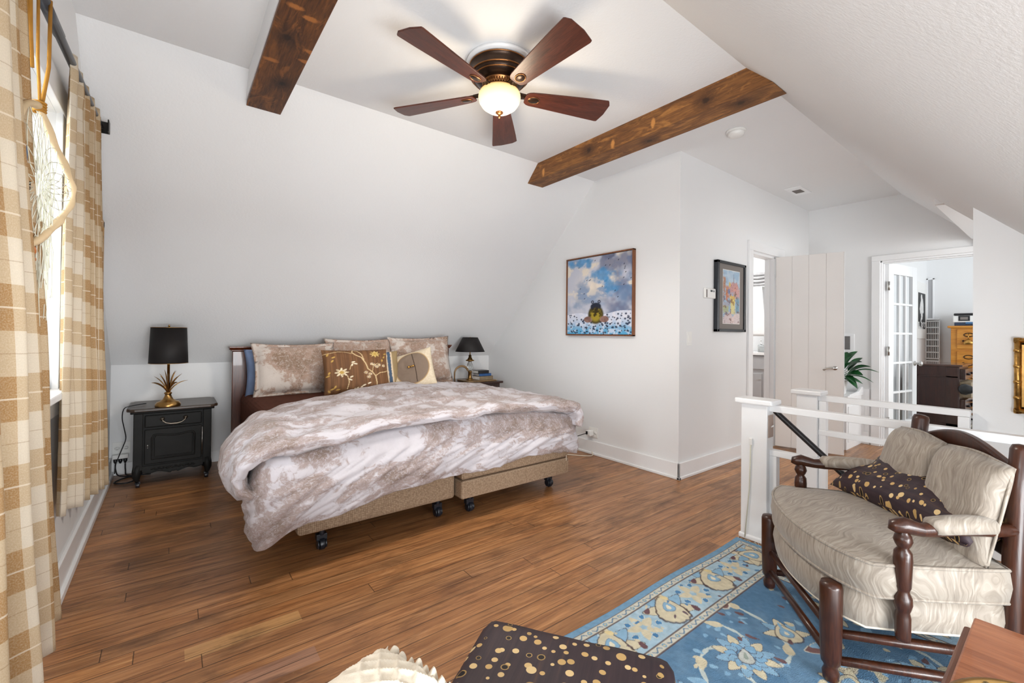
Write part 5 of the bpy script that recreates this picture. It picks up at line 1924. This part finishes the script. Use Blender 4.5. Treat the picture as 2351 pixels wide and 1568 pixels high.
def loft(outline, rings, closed_caps=True):
    """outline: ccw list of (x,y); rings: list of (inset, z)"""
    n = len(outline)
    nr = []
    for i in range(n):
        p, q = Vector(outline[i - 1]), Vector(outline[(i + 1) % n])
        t = (q - p).normalized()
        nr.append(Vector((t.y, -t.x)))
    ctr = Vector((sum(p[0] for p in outline) / n, sum(p[1] for p in outline) / n))
    vs, fs = [], []
    for ins, z in rings:
        for i in range(n):
            p = Vector(outline[i]) - nr[i] * min(ins, .015)
            if ins > .015:
                p = p + (ctr - p) * ((ins - .015) / .30)
            vs.append((p.x, p.y, z))
    for k in range(len(rings) - 1):
        for i in range(n):
            j = (i + 1) % n
            fs.append((k * n + i, k * n + j, (k + 1) * n + j, (k + 1) * n + i))
    for base, flip in ((0, True), ((len(rings) - 1) * n, False)):
        cx = sum(v[0] for v in vs[base:base + n]) / n
        cy = sum(v[1] for v in vs[base:base + n]) / n
        cz = vs[base][2]
        vs.append((cx, cy, cz + (-.004 if flip else .004)))
        ci = len(vs) - 1
        for i in range(n):
            f = (base + i, base + (i + 1) % n, ci)
            fs.append(f[::-1] if flip else f)
    return vs, fs


def chair_part(c, *a, **k):
    out = []
    for x, y, z in c.v:
        f = min(1, max(0, (y - .15) / .45))
        out.append((x, y - .114 * (x + .285) * f * f * (3 - 2 * f), z))
    c.v = out
    return c.build(*a, **k)


def seat_outline(wf, wb, bow, yb, r=.05, n=16):
    pts = []
    for k in range(n + 1):          # front bow, left to right
        u = -1 + 2 * k / n
        pts.append((u * wf, .045 - bow * (1 - u * u) + .035 * abs(u) ** 7))
    for k in range(1, 9):
        t = k / 9
        pts.append((wf + .006 * math.sin(t * PI) + (wb - wf) * t, .08 + (yb - .08) * t))
    for k in range(9):
        u = 1 - 2 * k / 8
        pts.append((u * wb, yb))
    for k in range(1, 9):
        t = 1 - k / 9
        pts.append((-(wf + .006 * math.sin(t * PI) + (wb - wf) * t), .08 + (yb - .08) * t))
    return pts


ol = seat_outline(.375, .325, .085, .55)
vs, fs = loft(ol, [(.05, .337), (.012, .341), (.0, .352), (-.008, .40), (-.002, .446), (.006, .457), (.03, .464), (.08, .476), (.16, .484)])
chair_part(MB().add(vs, fs, True), 'seat_cushion', 'moire', ch)
pip = lambda ins, z, o_: [(v[0], v[1], z) for v in loft(o_, [(ins, z)])[0][:len(o_)]]
c = MB()
c.tube(pip(.002, .350, ol), .0055, 6, True, True)
c.tube(pip(.0, .454, ol), .0055, 6, True, True)
chair_part(c, 'cushion_piping', 'moire', ch)
ol2 = seat_outline(.335, .30, .075, .56)
vs, fs = loft(ol2, [(.03, .225), (.006, .222), (-.004, .235), (-.012, .28), (-.004, .328), (.02, .340), (.1, .342)])
chair_part(MB().add(vs, fs, True), 'seat_base', 'moire', ch)
chair_part(MB().tube(pip(.004, .226, ol2), .005, 6, True, True), 'base_piping', 'cream', ch)
# legs
for sx in (-1, 1):
    chair_part(MB().lathe([(.016, 0), (.024, .008), (.026, .03), (.020, .045), (.022, .055), (.029, .065), (.031, .09), (.0335, .20), (.034, .325), (.030, .338), (.012, .344)], (sx * .285, 0, 0), 22), 'front_leg', 'chairwood', ch)
    chair_part(MB().tube([(sx * .30, .56, 0), (sx * .30, .575, .25), (sx * .295, .585, .5), (sx * .288, .60, .70), (sx * .285, .612, .828), (sx * .285, .614, .841), (sx * .285, .615, .846)], [.022, .030, .032, .030, .031, .026, .012], 18), 'back_post', 'chairwood', ch)
for z in (.072, .165):
    chair_part(MB().tube([(-.285, 0, z + .01), (.285, 0, z + .01)], [.014, .014], 12), 'front_stretcher', 'chairwood', ch)
    for sx in (-1, 1):
        chair_part(MB().tube([(sx * .286, 0, z), (sx * .293, .28, z), (sx * .30, .565, z)], [.014, .017, .014], 12), 'side_stretcher', 'chairwood', ch)
chair_part(MB().tube([(-.30, .565, .12), (.30, .565, .12)], .014, 12), 'back_stretcher', 'chairwood', ch)
# crest rail
pl = []
for k in range(33):
    u = -1 + 2 * k / 32
    pl.append((u * .285, .765 + .065 * math.cos(u * PI / 2) ** 1.3 * (1 if abs(u) < .97 else .9)))
pl += [(.285, .70), (-.285, .70)]
chair_part(MB().prism(pl[::-1], 'y', .592, .622), 'crest_rail', 'chairwood', ch, .008)
chair_part(MB().box(-.285, .285, .575, .60, .47, .52), 'lower_back_rail', 'chairwood', ch, .006)
# back cushions
for sx in (-1, 1):
    c = MB()

    def bc(sg, sx=sx):
        def fn(u, v):
            a, b_ = 2 * u - 1, 2 * v - 1
            e = max(0, 1 - abs(a) ** 5) ** .45 * max(0, 1 - abs(b_) ** 4) ** .45
            x = sx * .168 + a * .170 * (1 - .02 * (1 - b_ * b_))
            z = .455 + .325 * v
            yb = .475 + .085 * v
            th = .075 * e + .008 * noise.noise(Vector((x * 9, z * 9, 2))) * e
            return (x, yb + sg * th * (1.0 if sg < 0 else .35) + .0, z + .012 * (1 - a * a) * b_)
        return fn
    c.grid(bc(-1), 24, 24, True).grid(bc(1), 24, 24, True, None, True)
    chair_part(c, 'back_cushion', 'moire', ch, 0, False, 0, 0, True)
    pts = []
    for k in range(40):
        a = 2 * PI * k / 40
        ca, sa = math.cos(a), math.sin(a)
        s_ = 1 / max(abs(ca), abs(sa)) ** .85
        aa, bb_ = max(-1, min(1, ca * s_)), max(-1, min(1, sa * s_))
        pts.append((sx * .168 + aa * .170, .475 + .085 * (bb_ + 1) / 2 - .004, .455 + .325 * (bb_ + 1) / 2 + .012 * (1 - aa * aa) * bb_))
    chair_part(MB().tube(pts, .005, 6, True, True), 'back_piping', 'moire', ch)
# arms
for sx in (-1, 1):
    chair_part(MB().lathe([(.010, .232), (.019, .235), (.021, .25), (.0215, .31), (.018, .325), (.021, .333), (.026, .352), (.025, .372), (.017, .39), (.019, .398), (.022, .405), (.024, .45), (.026, .49), (.024, .515), (.015, .528), (.021, .538), (.026, .552), (.022, .568), (.015, .576), (.018, .59)], (sx * .372, .165, -.012), 20), 'arm_post', 'chairwood', ch)
    ar = MB().tube([(sx * .373, .133, 0.568), (sx * .373, .140, 0.582), (sx * .372, .165, 0.588), (sx * .369, .22, 0.576), (sx * .362, .26, 0.578), (sx * .345, .36, 0.581), (sx * .315, .52, 0.576), (sx * .298, .595, 0.576)],
                   [.012, .022, .026, .021, .024, .022, .022, .018], 14)
    chair_part(ar, 'arm_rest', 'chairwood', ch)
    chair_part(MB().tube([(sx * .364, .252, 0.584), (sx * .362, .258, 0.588), (sx * .352, .32, 0.592), (sx * .335, .41, 0.593), (sx * .318, .50, 0.589), (sx * .316, .508, 0.586)], [.022, .031, .033, .033, .030, .022], 16, True, False, .9), 'arm_pad', 'moire', ch)

# dotted lumbar pillow lying on the seat
Xl, Yl = Vector((-.758, -.652, 0)), Vector((.652, -.758, 0))
O_ = Vector((2.035, .715, .012))


def chw(x, y, z):
    return O_ + Xl * x + Yl * y + Vector((0, 0, z))


pm = pillow_mb(.70, .40, .15, 61, 0, 34, .014, .42)
po_ = pm.build('lumbar_pillow', spots_mat('dotted_silk', 24.), None, 0, False, 0, 0, True)
A = chw(-.025, .33, .50)
xv = (Xl).normalized()
up = (chw(-.04, .62, .635) - chw(0, .325, .50)).normalized()
xv = (xv - up * xv.dot(up)).normalized()
mt_ = Matrix((xv, -xv.cross(up).normalized(), up)).transposed().to_4x4()
mt_.translation = A
po_.matrix_world = mt_
tag(po_, 'dark brown pillow with gold dots lying on the armchair seat', 'cushion')

# ------------------------------------------------------------------ side table, gilt tray, ottoman, chair and cream pillow in the foreground
stb = thing('side_table', 'reddish brown wooden side table at the lower right corner', 'table', (1.2, -.08, 0))
MB().box(.78, 1.49, -.32, .152, .528, .55).build('top', 'cherry', stb, .004, True)
MB().box(.79, 1.482, -.33, .168, .495, .527).build('edge_moulding', 'cherryside', stb, .006, True)
MB().box(.83, 1.45, -.29, .12, .40, .495).build('apron', 'cherryside', stb, .003, True)
for x in (.85, 1.43):
    for y in (-.27, .10):
        MB().tube([(x, y, .42), (x, y, .008)], [.022, .014], 10).build('leg', 'cherryside', stb, 0, True)
ty = thing('gilt_tray', 'cream tray with a carved gilt rim on the reddish side table', 'tray', (1.02, -.02, .551))
eo = []
NE = 72
for k in range(NE):
    a = 2 * PI * k / NE
    ca, sa = math.cos(a), math.sin(a)
    s_ = (abs(ca) ** 2.6 + abs(sa) ** 2.6) ** (-1 / 2.6)
    eo.append((.215 * ca * s_, .172 * sa * s_))
vs, fs = loft(eo, [(.03, 0), (0, .004), (.0, .012), (.03, .012), (.032, .006), (.06, .006)])
MB().add(vs, fs, True).build('tray_base', 'cream', ty)
c = MB().tube([(p[0] * .985, p[1] * .985, .018) for p in eo], .009, 8, True, True)
c.tube([(p[0] * .90, p[1] * .90, .014) for p in eo], .005, 8, True, True)
c.build('gilt_rim', 'brass', ty)
c = MB()
for k in range(NE):
    p = eo[k]
    f = .945
    c.ball((p[0] * f, p[1] * f, .017 + .003 * (k % 2)), .007 if k % 3 else .010, .007, .006, 8, 5)
c.build('carved_beading', plain('tarnished_gilt', (.30, .22, .10), .4, .8, .5, .7, 60), ty)


def slab(c, o, ex_, ey_, z0, z1, r, n=26, dome=.015, sd=0, us=1.):
    """padded slab with rounded edges: corner o, edge vectors ex_, ey_"""
    o, ex_, ey_ = Vector(o), Vector(ex_), Vector(ey_)
    lx, ly = ex_.length, ey_.length
    ux, uy = ex_ / lx, ey_ / ly

    def fn(u, v):
        # unfolded param: border bands fold down the sides
        sxx, syy = u * (lx + 2 * (z1 - z0)) - (z1 - z0), v * (ly + 2 * (z1 - z0)) - (z1 - z0)
        px, py = min(max(sxx, 0), lx), min(max(syy, 0), ly)
        ox, oy = sxx - px, syy - py
        d = max(abs(ox), abs(oy))
        rx = r - min(r, px, lx - px)
        ry = r - min(r, py, ly - py)
        drop = 0
        q = math.hypot(rx, ry)
        if q > 0:
            drop = r - math.sqrt(max(0, r * r - min(q, r) ** 2))
            if q > r:
                px += (1 if px < lx / 2 else -1) * (q - r) * rx / q
                py += (1 if py < ly / 2 else -1) * (q - r) * ry / q
        z = z1 - drop + dome * (1 - (2 * px / lx - 1) ** 2) * (1 - (2 * py / ly - 1) ** 2)
        if d > 0:
            z = min(z, z1 - r) - max(0, d - 0) * (1 - r / (z1 - z0))
        z += .004 * noise.noise(Vector((px * 8, py * 8, sd)))
        p = o + ux * px + uy * py
        return (p.x, p.y, max(z, z0))
    c.grid(fn, n * 2, n * 2, True, lambda u, v: (u * (lx + 2 * (z1 - z0)) * us + sd, v * (ly + 2 * (z1 - z0)) * us + sd * .3))
    return c


ot = thing('ottoman', 'long dotted dark brown upholstered ottoman with gold spots in the foreground', 'ottoman', (.45, .53, 0))
c = MB()
o3 = (.700, 1.005, 0)
e1 = (.275, -.405, 0)
e2 = (-.77, -.527, 0)
slab(c, Vector(o3) + Vector(e2), tuple(-Vector(e2)), e1, .22, .425, .035, 30, .012, 3)
c.build('upholstered_top', 'spots', ot, 0, True)
for a in (.12, .88):
    for b_ in (.06, .94):
        p = Vector(o3) + Vector(e1) * a + Vector(e2) * b_
        MB().tube([(p.x, p.y, .25), (p.x, p.y, .005)], [.024, .016], 10).build('leg', 'chairwood', ot, 0, True)
c = MB()
ea, eb = Vector((.675, -.738, 0)) * .40, Vector((-.738, -.675, 0)) * .34
slab(c, Vector((.372, .800, 0)) + eb, tuple(-eb), tuple(ea), .444, .535, .04, 22, .008, 5)
tag(c.build('seat_cushion', 'spots'), 'dotted brown cushion lying on the near end of the long ottoman beside the cream pillow', 'cushion')

# cream pillow with a smocked lattice band and ruffle
def cream_pillow():
    c = MB()
    w, h, t = .32, .15, .10

    def side(sg):
        def fn(u, v):
            a, b_ = 2 * u - 1, 2 * v - 1
            th = t / 2 * max(0, 1 - abs(a) ** 3) ** .5 * max(0, 1 - abs(b_) ** 3) ** .5
            x, z = a * w / 2, b_ * h / 2
            nz = noise.noise(Vector((x * 10, z * 10, 4 + sg))) * .010
            if a > .25 and sg < 0:
                k = min(1, (a - .25) * 4)
                p, q = (x + z) / .042, (x - z) / .042
                gr = min(abs(p - round(p)), abs(q - round(q)))
                th += k * (.007 * max(0, 1 - gr * 4.5)) * (1 if th > .01 else 0)
            return (x, sg * (th + nz * (1 if th > .01 else .2)), z + h / 2)
        return fn
    c.grid(side(-1), 90, 70, True).grid(side(1), 40, 30, True, None, True)
    o = c.build('cream_pillow', 'cream', None, 0, False, 0, 0, False)
    r = MB()
    rr = random.Random(9)

    def ruf(u, v):
        z = (u) * h
        wv = math.sin(u * 48 + 3 * noise.noise(Vector((u * 9, 0, 1)))) * .008 * v + noise.noise(Vector((u * 14, v, 3))) * .012 * v
        return (w / 2 - .014 + .030 * v + .012 * noise.noise(Vector((u * 17, 0, 8))) * v, wv, z)
    r.grid(ruf, 110, 6, True)

    def ruf2(u, v):
        x = -w / 2 * .1 + u * w * .55
        wv = math.sin(u * 24 + 3 * noise.noise(Vector((u * 7, 0, 5)))) * .007 * v
        return (x, wv, h - .010 + .018 * v + .010 * noise.noise(Vector((u * 16, 0, 2))) * v)
    r.grid(ruf2, 60, 4, True)
    r.build('ruffle', 'cream', o, 0, False, .002)
    return o


cp = cream_pillow()
cpx, cpz = Vector((.93, .37, .0)).normalized(), Vector((-.37, .93, .0)).normalized()
cpm = Matrix((cpx, cpz.cross(cpx), cpz)).transposed().to_4x4()
cpm.translation = (.2235, .60, .598)
cp.matrix_world = cpm
tag(cp, 'cream throw pillow with a smocked lattice and ruffled edge in the foreground', 'cushion')
# ------------------------------------------------------------------ hall: cabinet, plant, wall grille
hc = thing('hall_cabinet', 'low white cabinet against the end wall behind the plank door', 'cabinet', (5.9, 1.75, 0))
MB().box(5.66, 6.172, 1.515, 2.03, 0, .55).build('body', 'trim', hc, .004, True)
MB().box(5.645, 6.172, 1.50, 2.03, .55, .575).build('top', 'trim', hc, .006, True)
MB().prism([(5.70, .575), (6.172, .575), (6.172, .64), (6.12, .64), (6.02, .60), (5.70, .585)], 'y', 1.50, 1.52).build('side_lip', 'trim', hc, .003, True)
MB().box(5.70, 6.13, 1.508, 1.515, .08, .46).build('side_panel', 'trim', hc, .003, True)
pp = thing('potted_plant', 'green broad leaved potted plant on the low white cabinet in the hall', 'plant', (5.83, 1.63, .575))
MB().lathe([(.055, 0), (.06, .01), (.075, .14), (.078, .15), (.070, .15), (.066, .13), (.01, .125)], (0, 0, 0), 24).build('pot', 'ceramic', pp)


def leafm(base, tip, up, wd):
    base, tip, up = Vector(base), Vector(tip), Vector(up)
    ax = tip - base
    sd_ = ax.cross(up).normalized()
    c = MB()

    def fn(u, v):
        t = .02 + .96 * v
        wv = wd * math.sin(PI * min(1, t ** .8)) ** .8
        cc = base + ax * t + Vector((0, 0, .25 * ax.length * math.sin(PI * t) * .5))
        return tuple(cc + sd_ * (2 * u - 1) * wv + up * (abs(2 * u - 1) * wv * .3))
    c.grid(fn, 4, 8, True)
    c.tube([(0, 0, .13), tuple(base * .5 + Vector((0, 0, .1))), tuple(base)], .003, 5)
    return c


rr = random.Random(21)
spec = [((.0, -.03, .30), (.06, -.15, .47), .036), ((.02, -.05, .26), (.02, -.20, .36), .042), ((.05, -.06, .22), (.08, -.26, .31), .034), ((.05, -.10, .24), (.10, -.33, .25), .020), ((.04, -.08, .2), (.06, -.29, .14), .012),
        ((0, -.06, .2), (-.03, -.22, .22), .040), ((.0, -.05, .18), (-.02, -.17, .07), .036), ((-.02, -.05, .2), (-.06, -.16, .13), .034), ((.02, -.03, .3), (.05, -.06, .46), .034), ((-.04, 0, .28), (-.15, -.05, .40), .036),
        ((-.05, .02, .24), (-.20, .06, .30), .036), ((0, .05, .26), (.02, .2, .36), .036), ((.04, .04, .24), (.15, .14, .3), .036), ((-.03, -.04, .26), (-.09, -.14, .36), .036), ((.03, -.07, .25), (.12, -.18, .40), .034), ((.0, -.06, .16), (.05, -.2, .12), .030)]
for b_, t_, wd in spec:
    leafm(b_, t_, (rr.uniform(-.25, .1) - .3, rr.uniform(-.2, .2), 1), wd * 1.3).build('leaf', 'leaf', pp)
wg = thing('return_grille', 'white louvred return air grille on the end wall above the plant', 'vent', (X3, 1.72, 1.13))
MB().box(-.012, -.001, -.135, .14, -.10, .105).build('grille_frame', 'trim', wg, .003)
MB().box(-.013, -.0115, -.095, .10, -.075, .08).build('recess_shade', 'grey_towel', wg)  # flat grey sheet, paints the shade between the louvres
c = MB()
for k in range(13):
    z = -.073 + k * .0117
    c.box(-.02, -.0132, -.095, .10, z, z + .005)
c.build('louvre', 'mat_grey', wg)

# ------------------------------------------------------------------ bathroom glimpsed past the open door
vn = thing('vanity', 'white and grey bathroom vanity glimpsed through the narrow doorway', 'cabinet', (6.38, 2.75, 0))
MB().box(6.20, 6.60, 2.35, 3.1, 0, .94).build('body', 'grey_cab', vn, .003, True)
MB().box(6.17, 6.61, 2.33, 3.12, .945, .985).build('counter', 'ceramic', vn, .004, True)
MB().box(6.186, 6.20, 2.40, 2.98, .76, .93).build('drawer', 'grey_cab', vn, .003, True)
d_ = MB().box(6.186, 6.20, 2.585, 2.98, .05, .70).build('door', 'grey_cab', vn, .003, True)
MB().box(6.18, 6.186, 2.60, 2.63, .62, .63).build('pull', 'steel', d_, 0, True)
sb = thing('soap_dispenser', 'clear pump soap bottle on the bathroom counter', 'bottle', (6.24, 2.62, .986))
MB().lathe([(.034, 0), (.037, .004), (.037, .085), (.03, .097), (.012, .10), (.012, .108)], (0, 0, 0), 20).build('bottle', 'smallglass', sb)
MB().lathe([(.030, .006), (.030, .07), (.002, .071)], (0, 0, 0), 16).build('soap', 'ceramic', sb)
MB().lathe([(.014, .106), (.014, .12), (.005, .122), (.005, .15), (.010, .152), (.010, .165), (.002, .166)], (0, 0, 0), 14).tube([(0, 0, .158), (-.03, .0, .158), (-.038, 0, .150)], .004, 7).build('pump', 'ceramic', sb)
tr_ = thing('towel_rack', 'white wall rack holding a folded grey towel in the bathroom', 'shelf', (6.5, 2.65, 1.86))
c = MB()
for x in (6.22, 6.32, 6.42, 6.52, 6.61):
    c.tube([(x, 2.35, 1.865), (x, 2.95, 1.865)], .006, 8)
for y in (2.36, 2.94):
    c.tube([(6.20, y, 1.865), (6.62, y, 1.865)], .006, 8)
c.build('rack', 'glass_white', tr_, 0, True)


def fold_towel(x0, x1, y0, y1, z0, z1, n, seed):
    c = MB()
    for k in range(n):
        za, zb_ = z0 + (z1 - z0) * k / n, z0 + (z1 - z0) * (k + 1) / n
        c.tube([(x0 + .02, y0, (za + zb_) / 2 + .004 * math.sin(k + seed)), (x0 + .02, (y0 + y1) / 2, (za + zb_) / 2 - .01), (x0 + .02, y1, (za + zb_) / 2 + .006)], (zb_ - za) * .52, 10)
        c.box(x0 + .02, x1, y0, y1, za + .002, zb_ - .002)
    return c


tag(fold_towel(6.21, 6.58, 2.42, 2.88, 1.873, 2.06, 4, 1).build('grey_towel', 'grey_towel', None, .006), 'stack of folded grey towels on the white bathroom rack', 'towel')
tw = MB()


def twf(u, v):
    y = 2.60 + .24 * u * (1.0 - .15 * v) - .005 * (1 - v)
    return (6.205 + .012 * math.sin(u * 9) * (1 - v * .5) + .004, y - .05 * (1 - v) * (1 - u), 1.20 + .655 * v)


tw.grid(twf, 16, 20, True)
tag(tw.build('hanging_towel', 'linen', None, 0, False, .012), 'white towel hanging below the bathroom rack', 'towel')

# ------------------------------------------------------------------ office beyond the glazed door
ck = thing('chest', 'dark mahogany chest with open drawers of papers seen through the office door', 'chest', (8.2, 1.15, 0))
MB().box(7.80, 8.5, .93, 1.36, .04, .84).build('carcass', 'mahog', ck, .004, True)
MB().box(7.785, 8.52, .90, 1.37, .84, .865).build('top', plain('polished_top', (.10, .055, .045), .12, 0, .6), ck, .004, True)
c = MB()
for y0, y1 in ((.94, 1.05), (1.30, 1.355)):
    c.box(7.792, 7.80, y0, y1, .05, .83)
for z0, z1 in ((.05, .12), (.70, .72), (.30, .33)):
    c.box(7.792, 7.80, .94, 1.355, z0, z1)
c.build('side_frame', 'mahog', ck, .003, True)
for k, (z0, z1, out) in enumerate(((.68, .81, .05), (.46, .65, .10), (.25, .43, .05), (.06, .22, .05))):
    o = MB().box(7.84, 8.46, .93 - out, .95, z0, z1).build('drawer', 'mahog' if k != 1 else 'tanbook', ck, .004, True)
    for x in (7.98, 8.32):
        MB().tube([(x, .93 - out, (z0 + z1) / 2), (x, .93 - out - .03, (z0 + z1) / 2)], .014, 10).build('knob', 'black', o, 0, True)
pa_ = thing('paper_stack', 'white papers fanned on the office floor beside the mahogany chest', 'papers', (8.2, .80, .004))
for k in range(5):
    MB().box(8.15 + .03 * k, 8.45 + .02 * k, .72 + .012 * k, .87, .10 + .065 * k, .13 + .065 * k, Matrix.Rotation(.18 * (k - 2), 3, 'Z')).build('sheet_bundle', 'paper', pa_, .002, True)
MB().box(8.2, 8.5, .74, .86, .004, .10).build('paper_box', 'ceramic', pa_, .002, True)
fc = thing('filing_cabinet', 'golden oak filing cabinet with brass pulls in the office', 'cabinet', (9.45, .85, 0))
MB().box(9.22, 9.75, .56, 1.19, 0, 1.35).build('carcass', 'oak', fc, .004, True)
MB().box(9.19, 9.76, .53, 1.225, 1.35, 1.385).build('top', 'oak', fc, .010, True)
for k in range(4):
    z0 = .07 + k * .325
    o = MB().box(9.20, 9.22, .62, 1.125, z0, z0 + .285).build('drawer', 'oak', fc, .006, True)
    y = 1.0
    c = MB()
    c.tube([(9.197, y + .05 * math.cos(a), z0 + .205 + .026 * math.sin(a)) for a in [2 * PI * j / 20 for j in range(20)]], .006, 6, True, True)
    c.build('label_holder', 'bronze', o, 0, True)
    c = MB().tube([(9.20, y - .055, z0 + .115), (9.175, y - .05, z0 + .10), (9.165, y, z0 + .075), (9.175, y + .05, z0 + .10), (9.20, y + .055, z0 + .115)], .008, 7)
    c.ball((9.196, y - .055, z0 + .115), .014).ball((9.196, y + .055, z0 + .115), .014)
    c.build('pull', 'bronze', o, 0, True)
tsl = tag(MB().tube([(9.17, 1.0, 1.27), (9.155, 1.0, 1.19)], .006, 6).tube([(9.155, 1.0, 1.19), (9.15, 1.0, 1.15), (9.15, 1.0, 1.11)], [.012, .05, .055], 12, True, False, .5).build('tassel', 'gold', None), 'gold tassel hanging from the top drawer of the oak filing cabinet', 'tassel')
pr_ = thing('printer', 'white and dark blue desktop printer on the oak filing cabinet', 'printer', (9.45, .94, 1.386))
MB().box(-.19, .2, -.24, .235, .05, .15).build('body', 'glass_white', pr_, .01)
MB().box(-.185, .2, -.235, .22, .0, .05).build('paper_tray', 'bluegrey', pr_, .006)
MB().box(-.20, .2, -.245, .225, .15, .185).build('lid', 'black', pr_, .01)
MB().box(-.205, -.185, -.10, .10, .028, .05).build('output_tray', 'bluestone', pr_, .002)
MB().box(-.196, -.189, .055, .175, .07, .145).build('control_panel', 'black', pr_, .002)
MB().box(-.198, -.1955, .075, .155, .088, .128).build('display', 'mat_grey', pr_)
MB().tube([(-.192, -.085 + .022 * math.cos(a), .105 + .018 * math.sin(a)) for a in [2 * PI * j / 20 for j in range(20)]], .0025, 6, True, True).build('round_badge', 'mat_grey', pr_)


def flower_print(u, v):
    img = np.ones(u.shape + (3,)) * H('2a2a2b')
    n = vnoise(u, v, 9, 3, 81)
    for cx, cy, r in ((.5, .72, .2), (.35, .6, .17), (.62, .58, .18), (.45, .85, .14), (.5, .42, .16), (.4, .25, .08)):
        d = np.hypot((u - cx) / .8, v - cy) / r + (n - .5) * 1.2
        img = over(img, sst(1.0, .8, d), H('d9d9d8') * (.75 + .4 * n[..., None]))
    img = over(img, (v < .2) * (n > .45) * 1., H('c9c9c8'))
    return img


wp_ = thing('framed_print', 'black and white flower print in a white frame on the office side wall', 'picture', (9.3, 1.55, 1.63))
MB().box(8.93, 9.66, 1.525, 1.549, 1.19, 2.07).build('frame', 'glass_white', wp_, .003, True)
art((9.04, 1.5235, 1.34), (1, 0, 0), (0, 0, 1), .50, .56, 50, 60, flower_print, 'print', wp_, None)
wm = thing('wall_mirror', 'narrow white framed mirror in the office corner above the white basket', 'mirror', (9.8, 1.50, 1.83))
c = MB()
for q in ((1.455, 1.475, 1.52, 2.17), (1.53, 1.549, 1.52, 2.17), (1.455, 1.549, 1.50, 1.52), (1.455, 1.549, 2.15, 2.17)):
    c.box(9.77, 9.799, *q)
c.build('frame', 'trim', wm, .002, True)
MB().box(9.785, 9.799, 1.475, 1.53, 1.52, 2.15).build('mirror_glass', 'grey_cab', wm, 0, True)
bk = thing('basket_rack', 'tall white slatted basket rack in the office corner', 'basket', (9.7, 1.46, 0))
c = MB()
for y in (1.385, 1.545):
    c.box(9.70, 9.72, y - .008, y + .008, 0, 1.50)
for k in range(7):
    z = .86 + k * .10
    c.box(9.69, 9.72, 1.385, 1.548, z, z + .018)
for k in range(7):
    y = 1.40 + k * .022
    c.box(9.705, 9.715, y, y + .009, .86, 1.48)
c.build('slats', 'trim', bk, .002, True)
MB().box(9.735, 9.765, 1.385, 1.548, .86, 1.48).build('back_panel', 'mat_grey', bk, 0, True)
MB().box(9.66, 9.77, 1.375, 1.548, 1.49, 1.505).build('top_shelf', 'trim', bk, .003, True)
MB().box(9.69, 9.77, 1.385, 1.548, .80, .84).build('bottom_shelf', 'trim', bk, .003, True)
bn = thing('turned_finial', 'black turned knob in front of the open chest drawers in the office', 'finial', (7.62, .80, .58))
MB().lathe([(.004, .12), (.03, .115), (.06, .09), (.068, .05), (.05, .01), (.026, -.02), (.024, -.06), (.05, -.075), (.085, -.085), (.09, -.12), (.085, -.3)], (0, 0, 0), 24, 'y').build('turned_knob', 'black', bn)
MB().tube([(0, -.25, 0), (0, -.25, -.57)], .04, 12).build('post', 'black', bn)
MB().box(-.16, .16, -.41, -.09, -.575, -.55).build('foot', 'black', bn, .006)
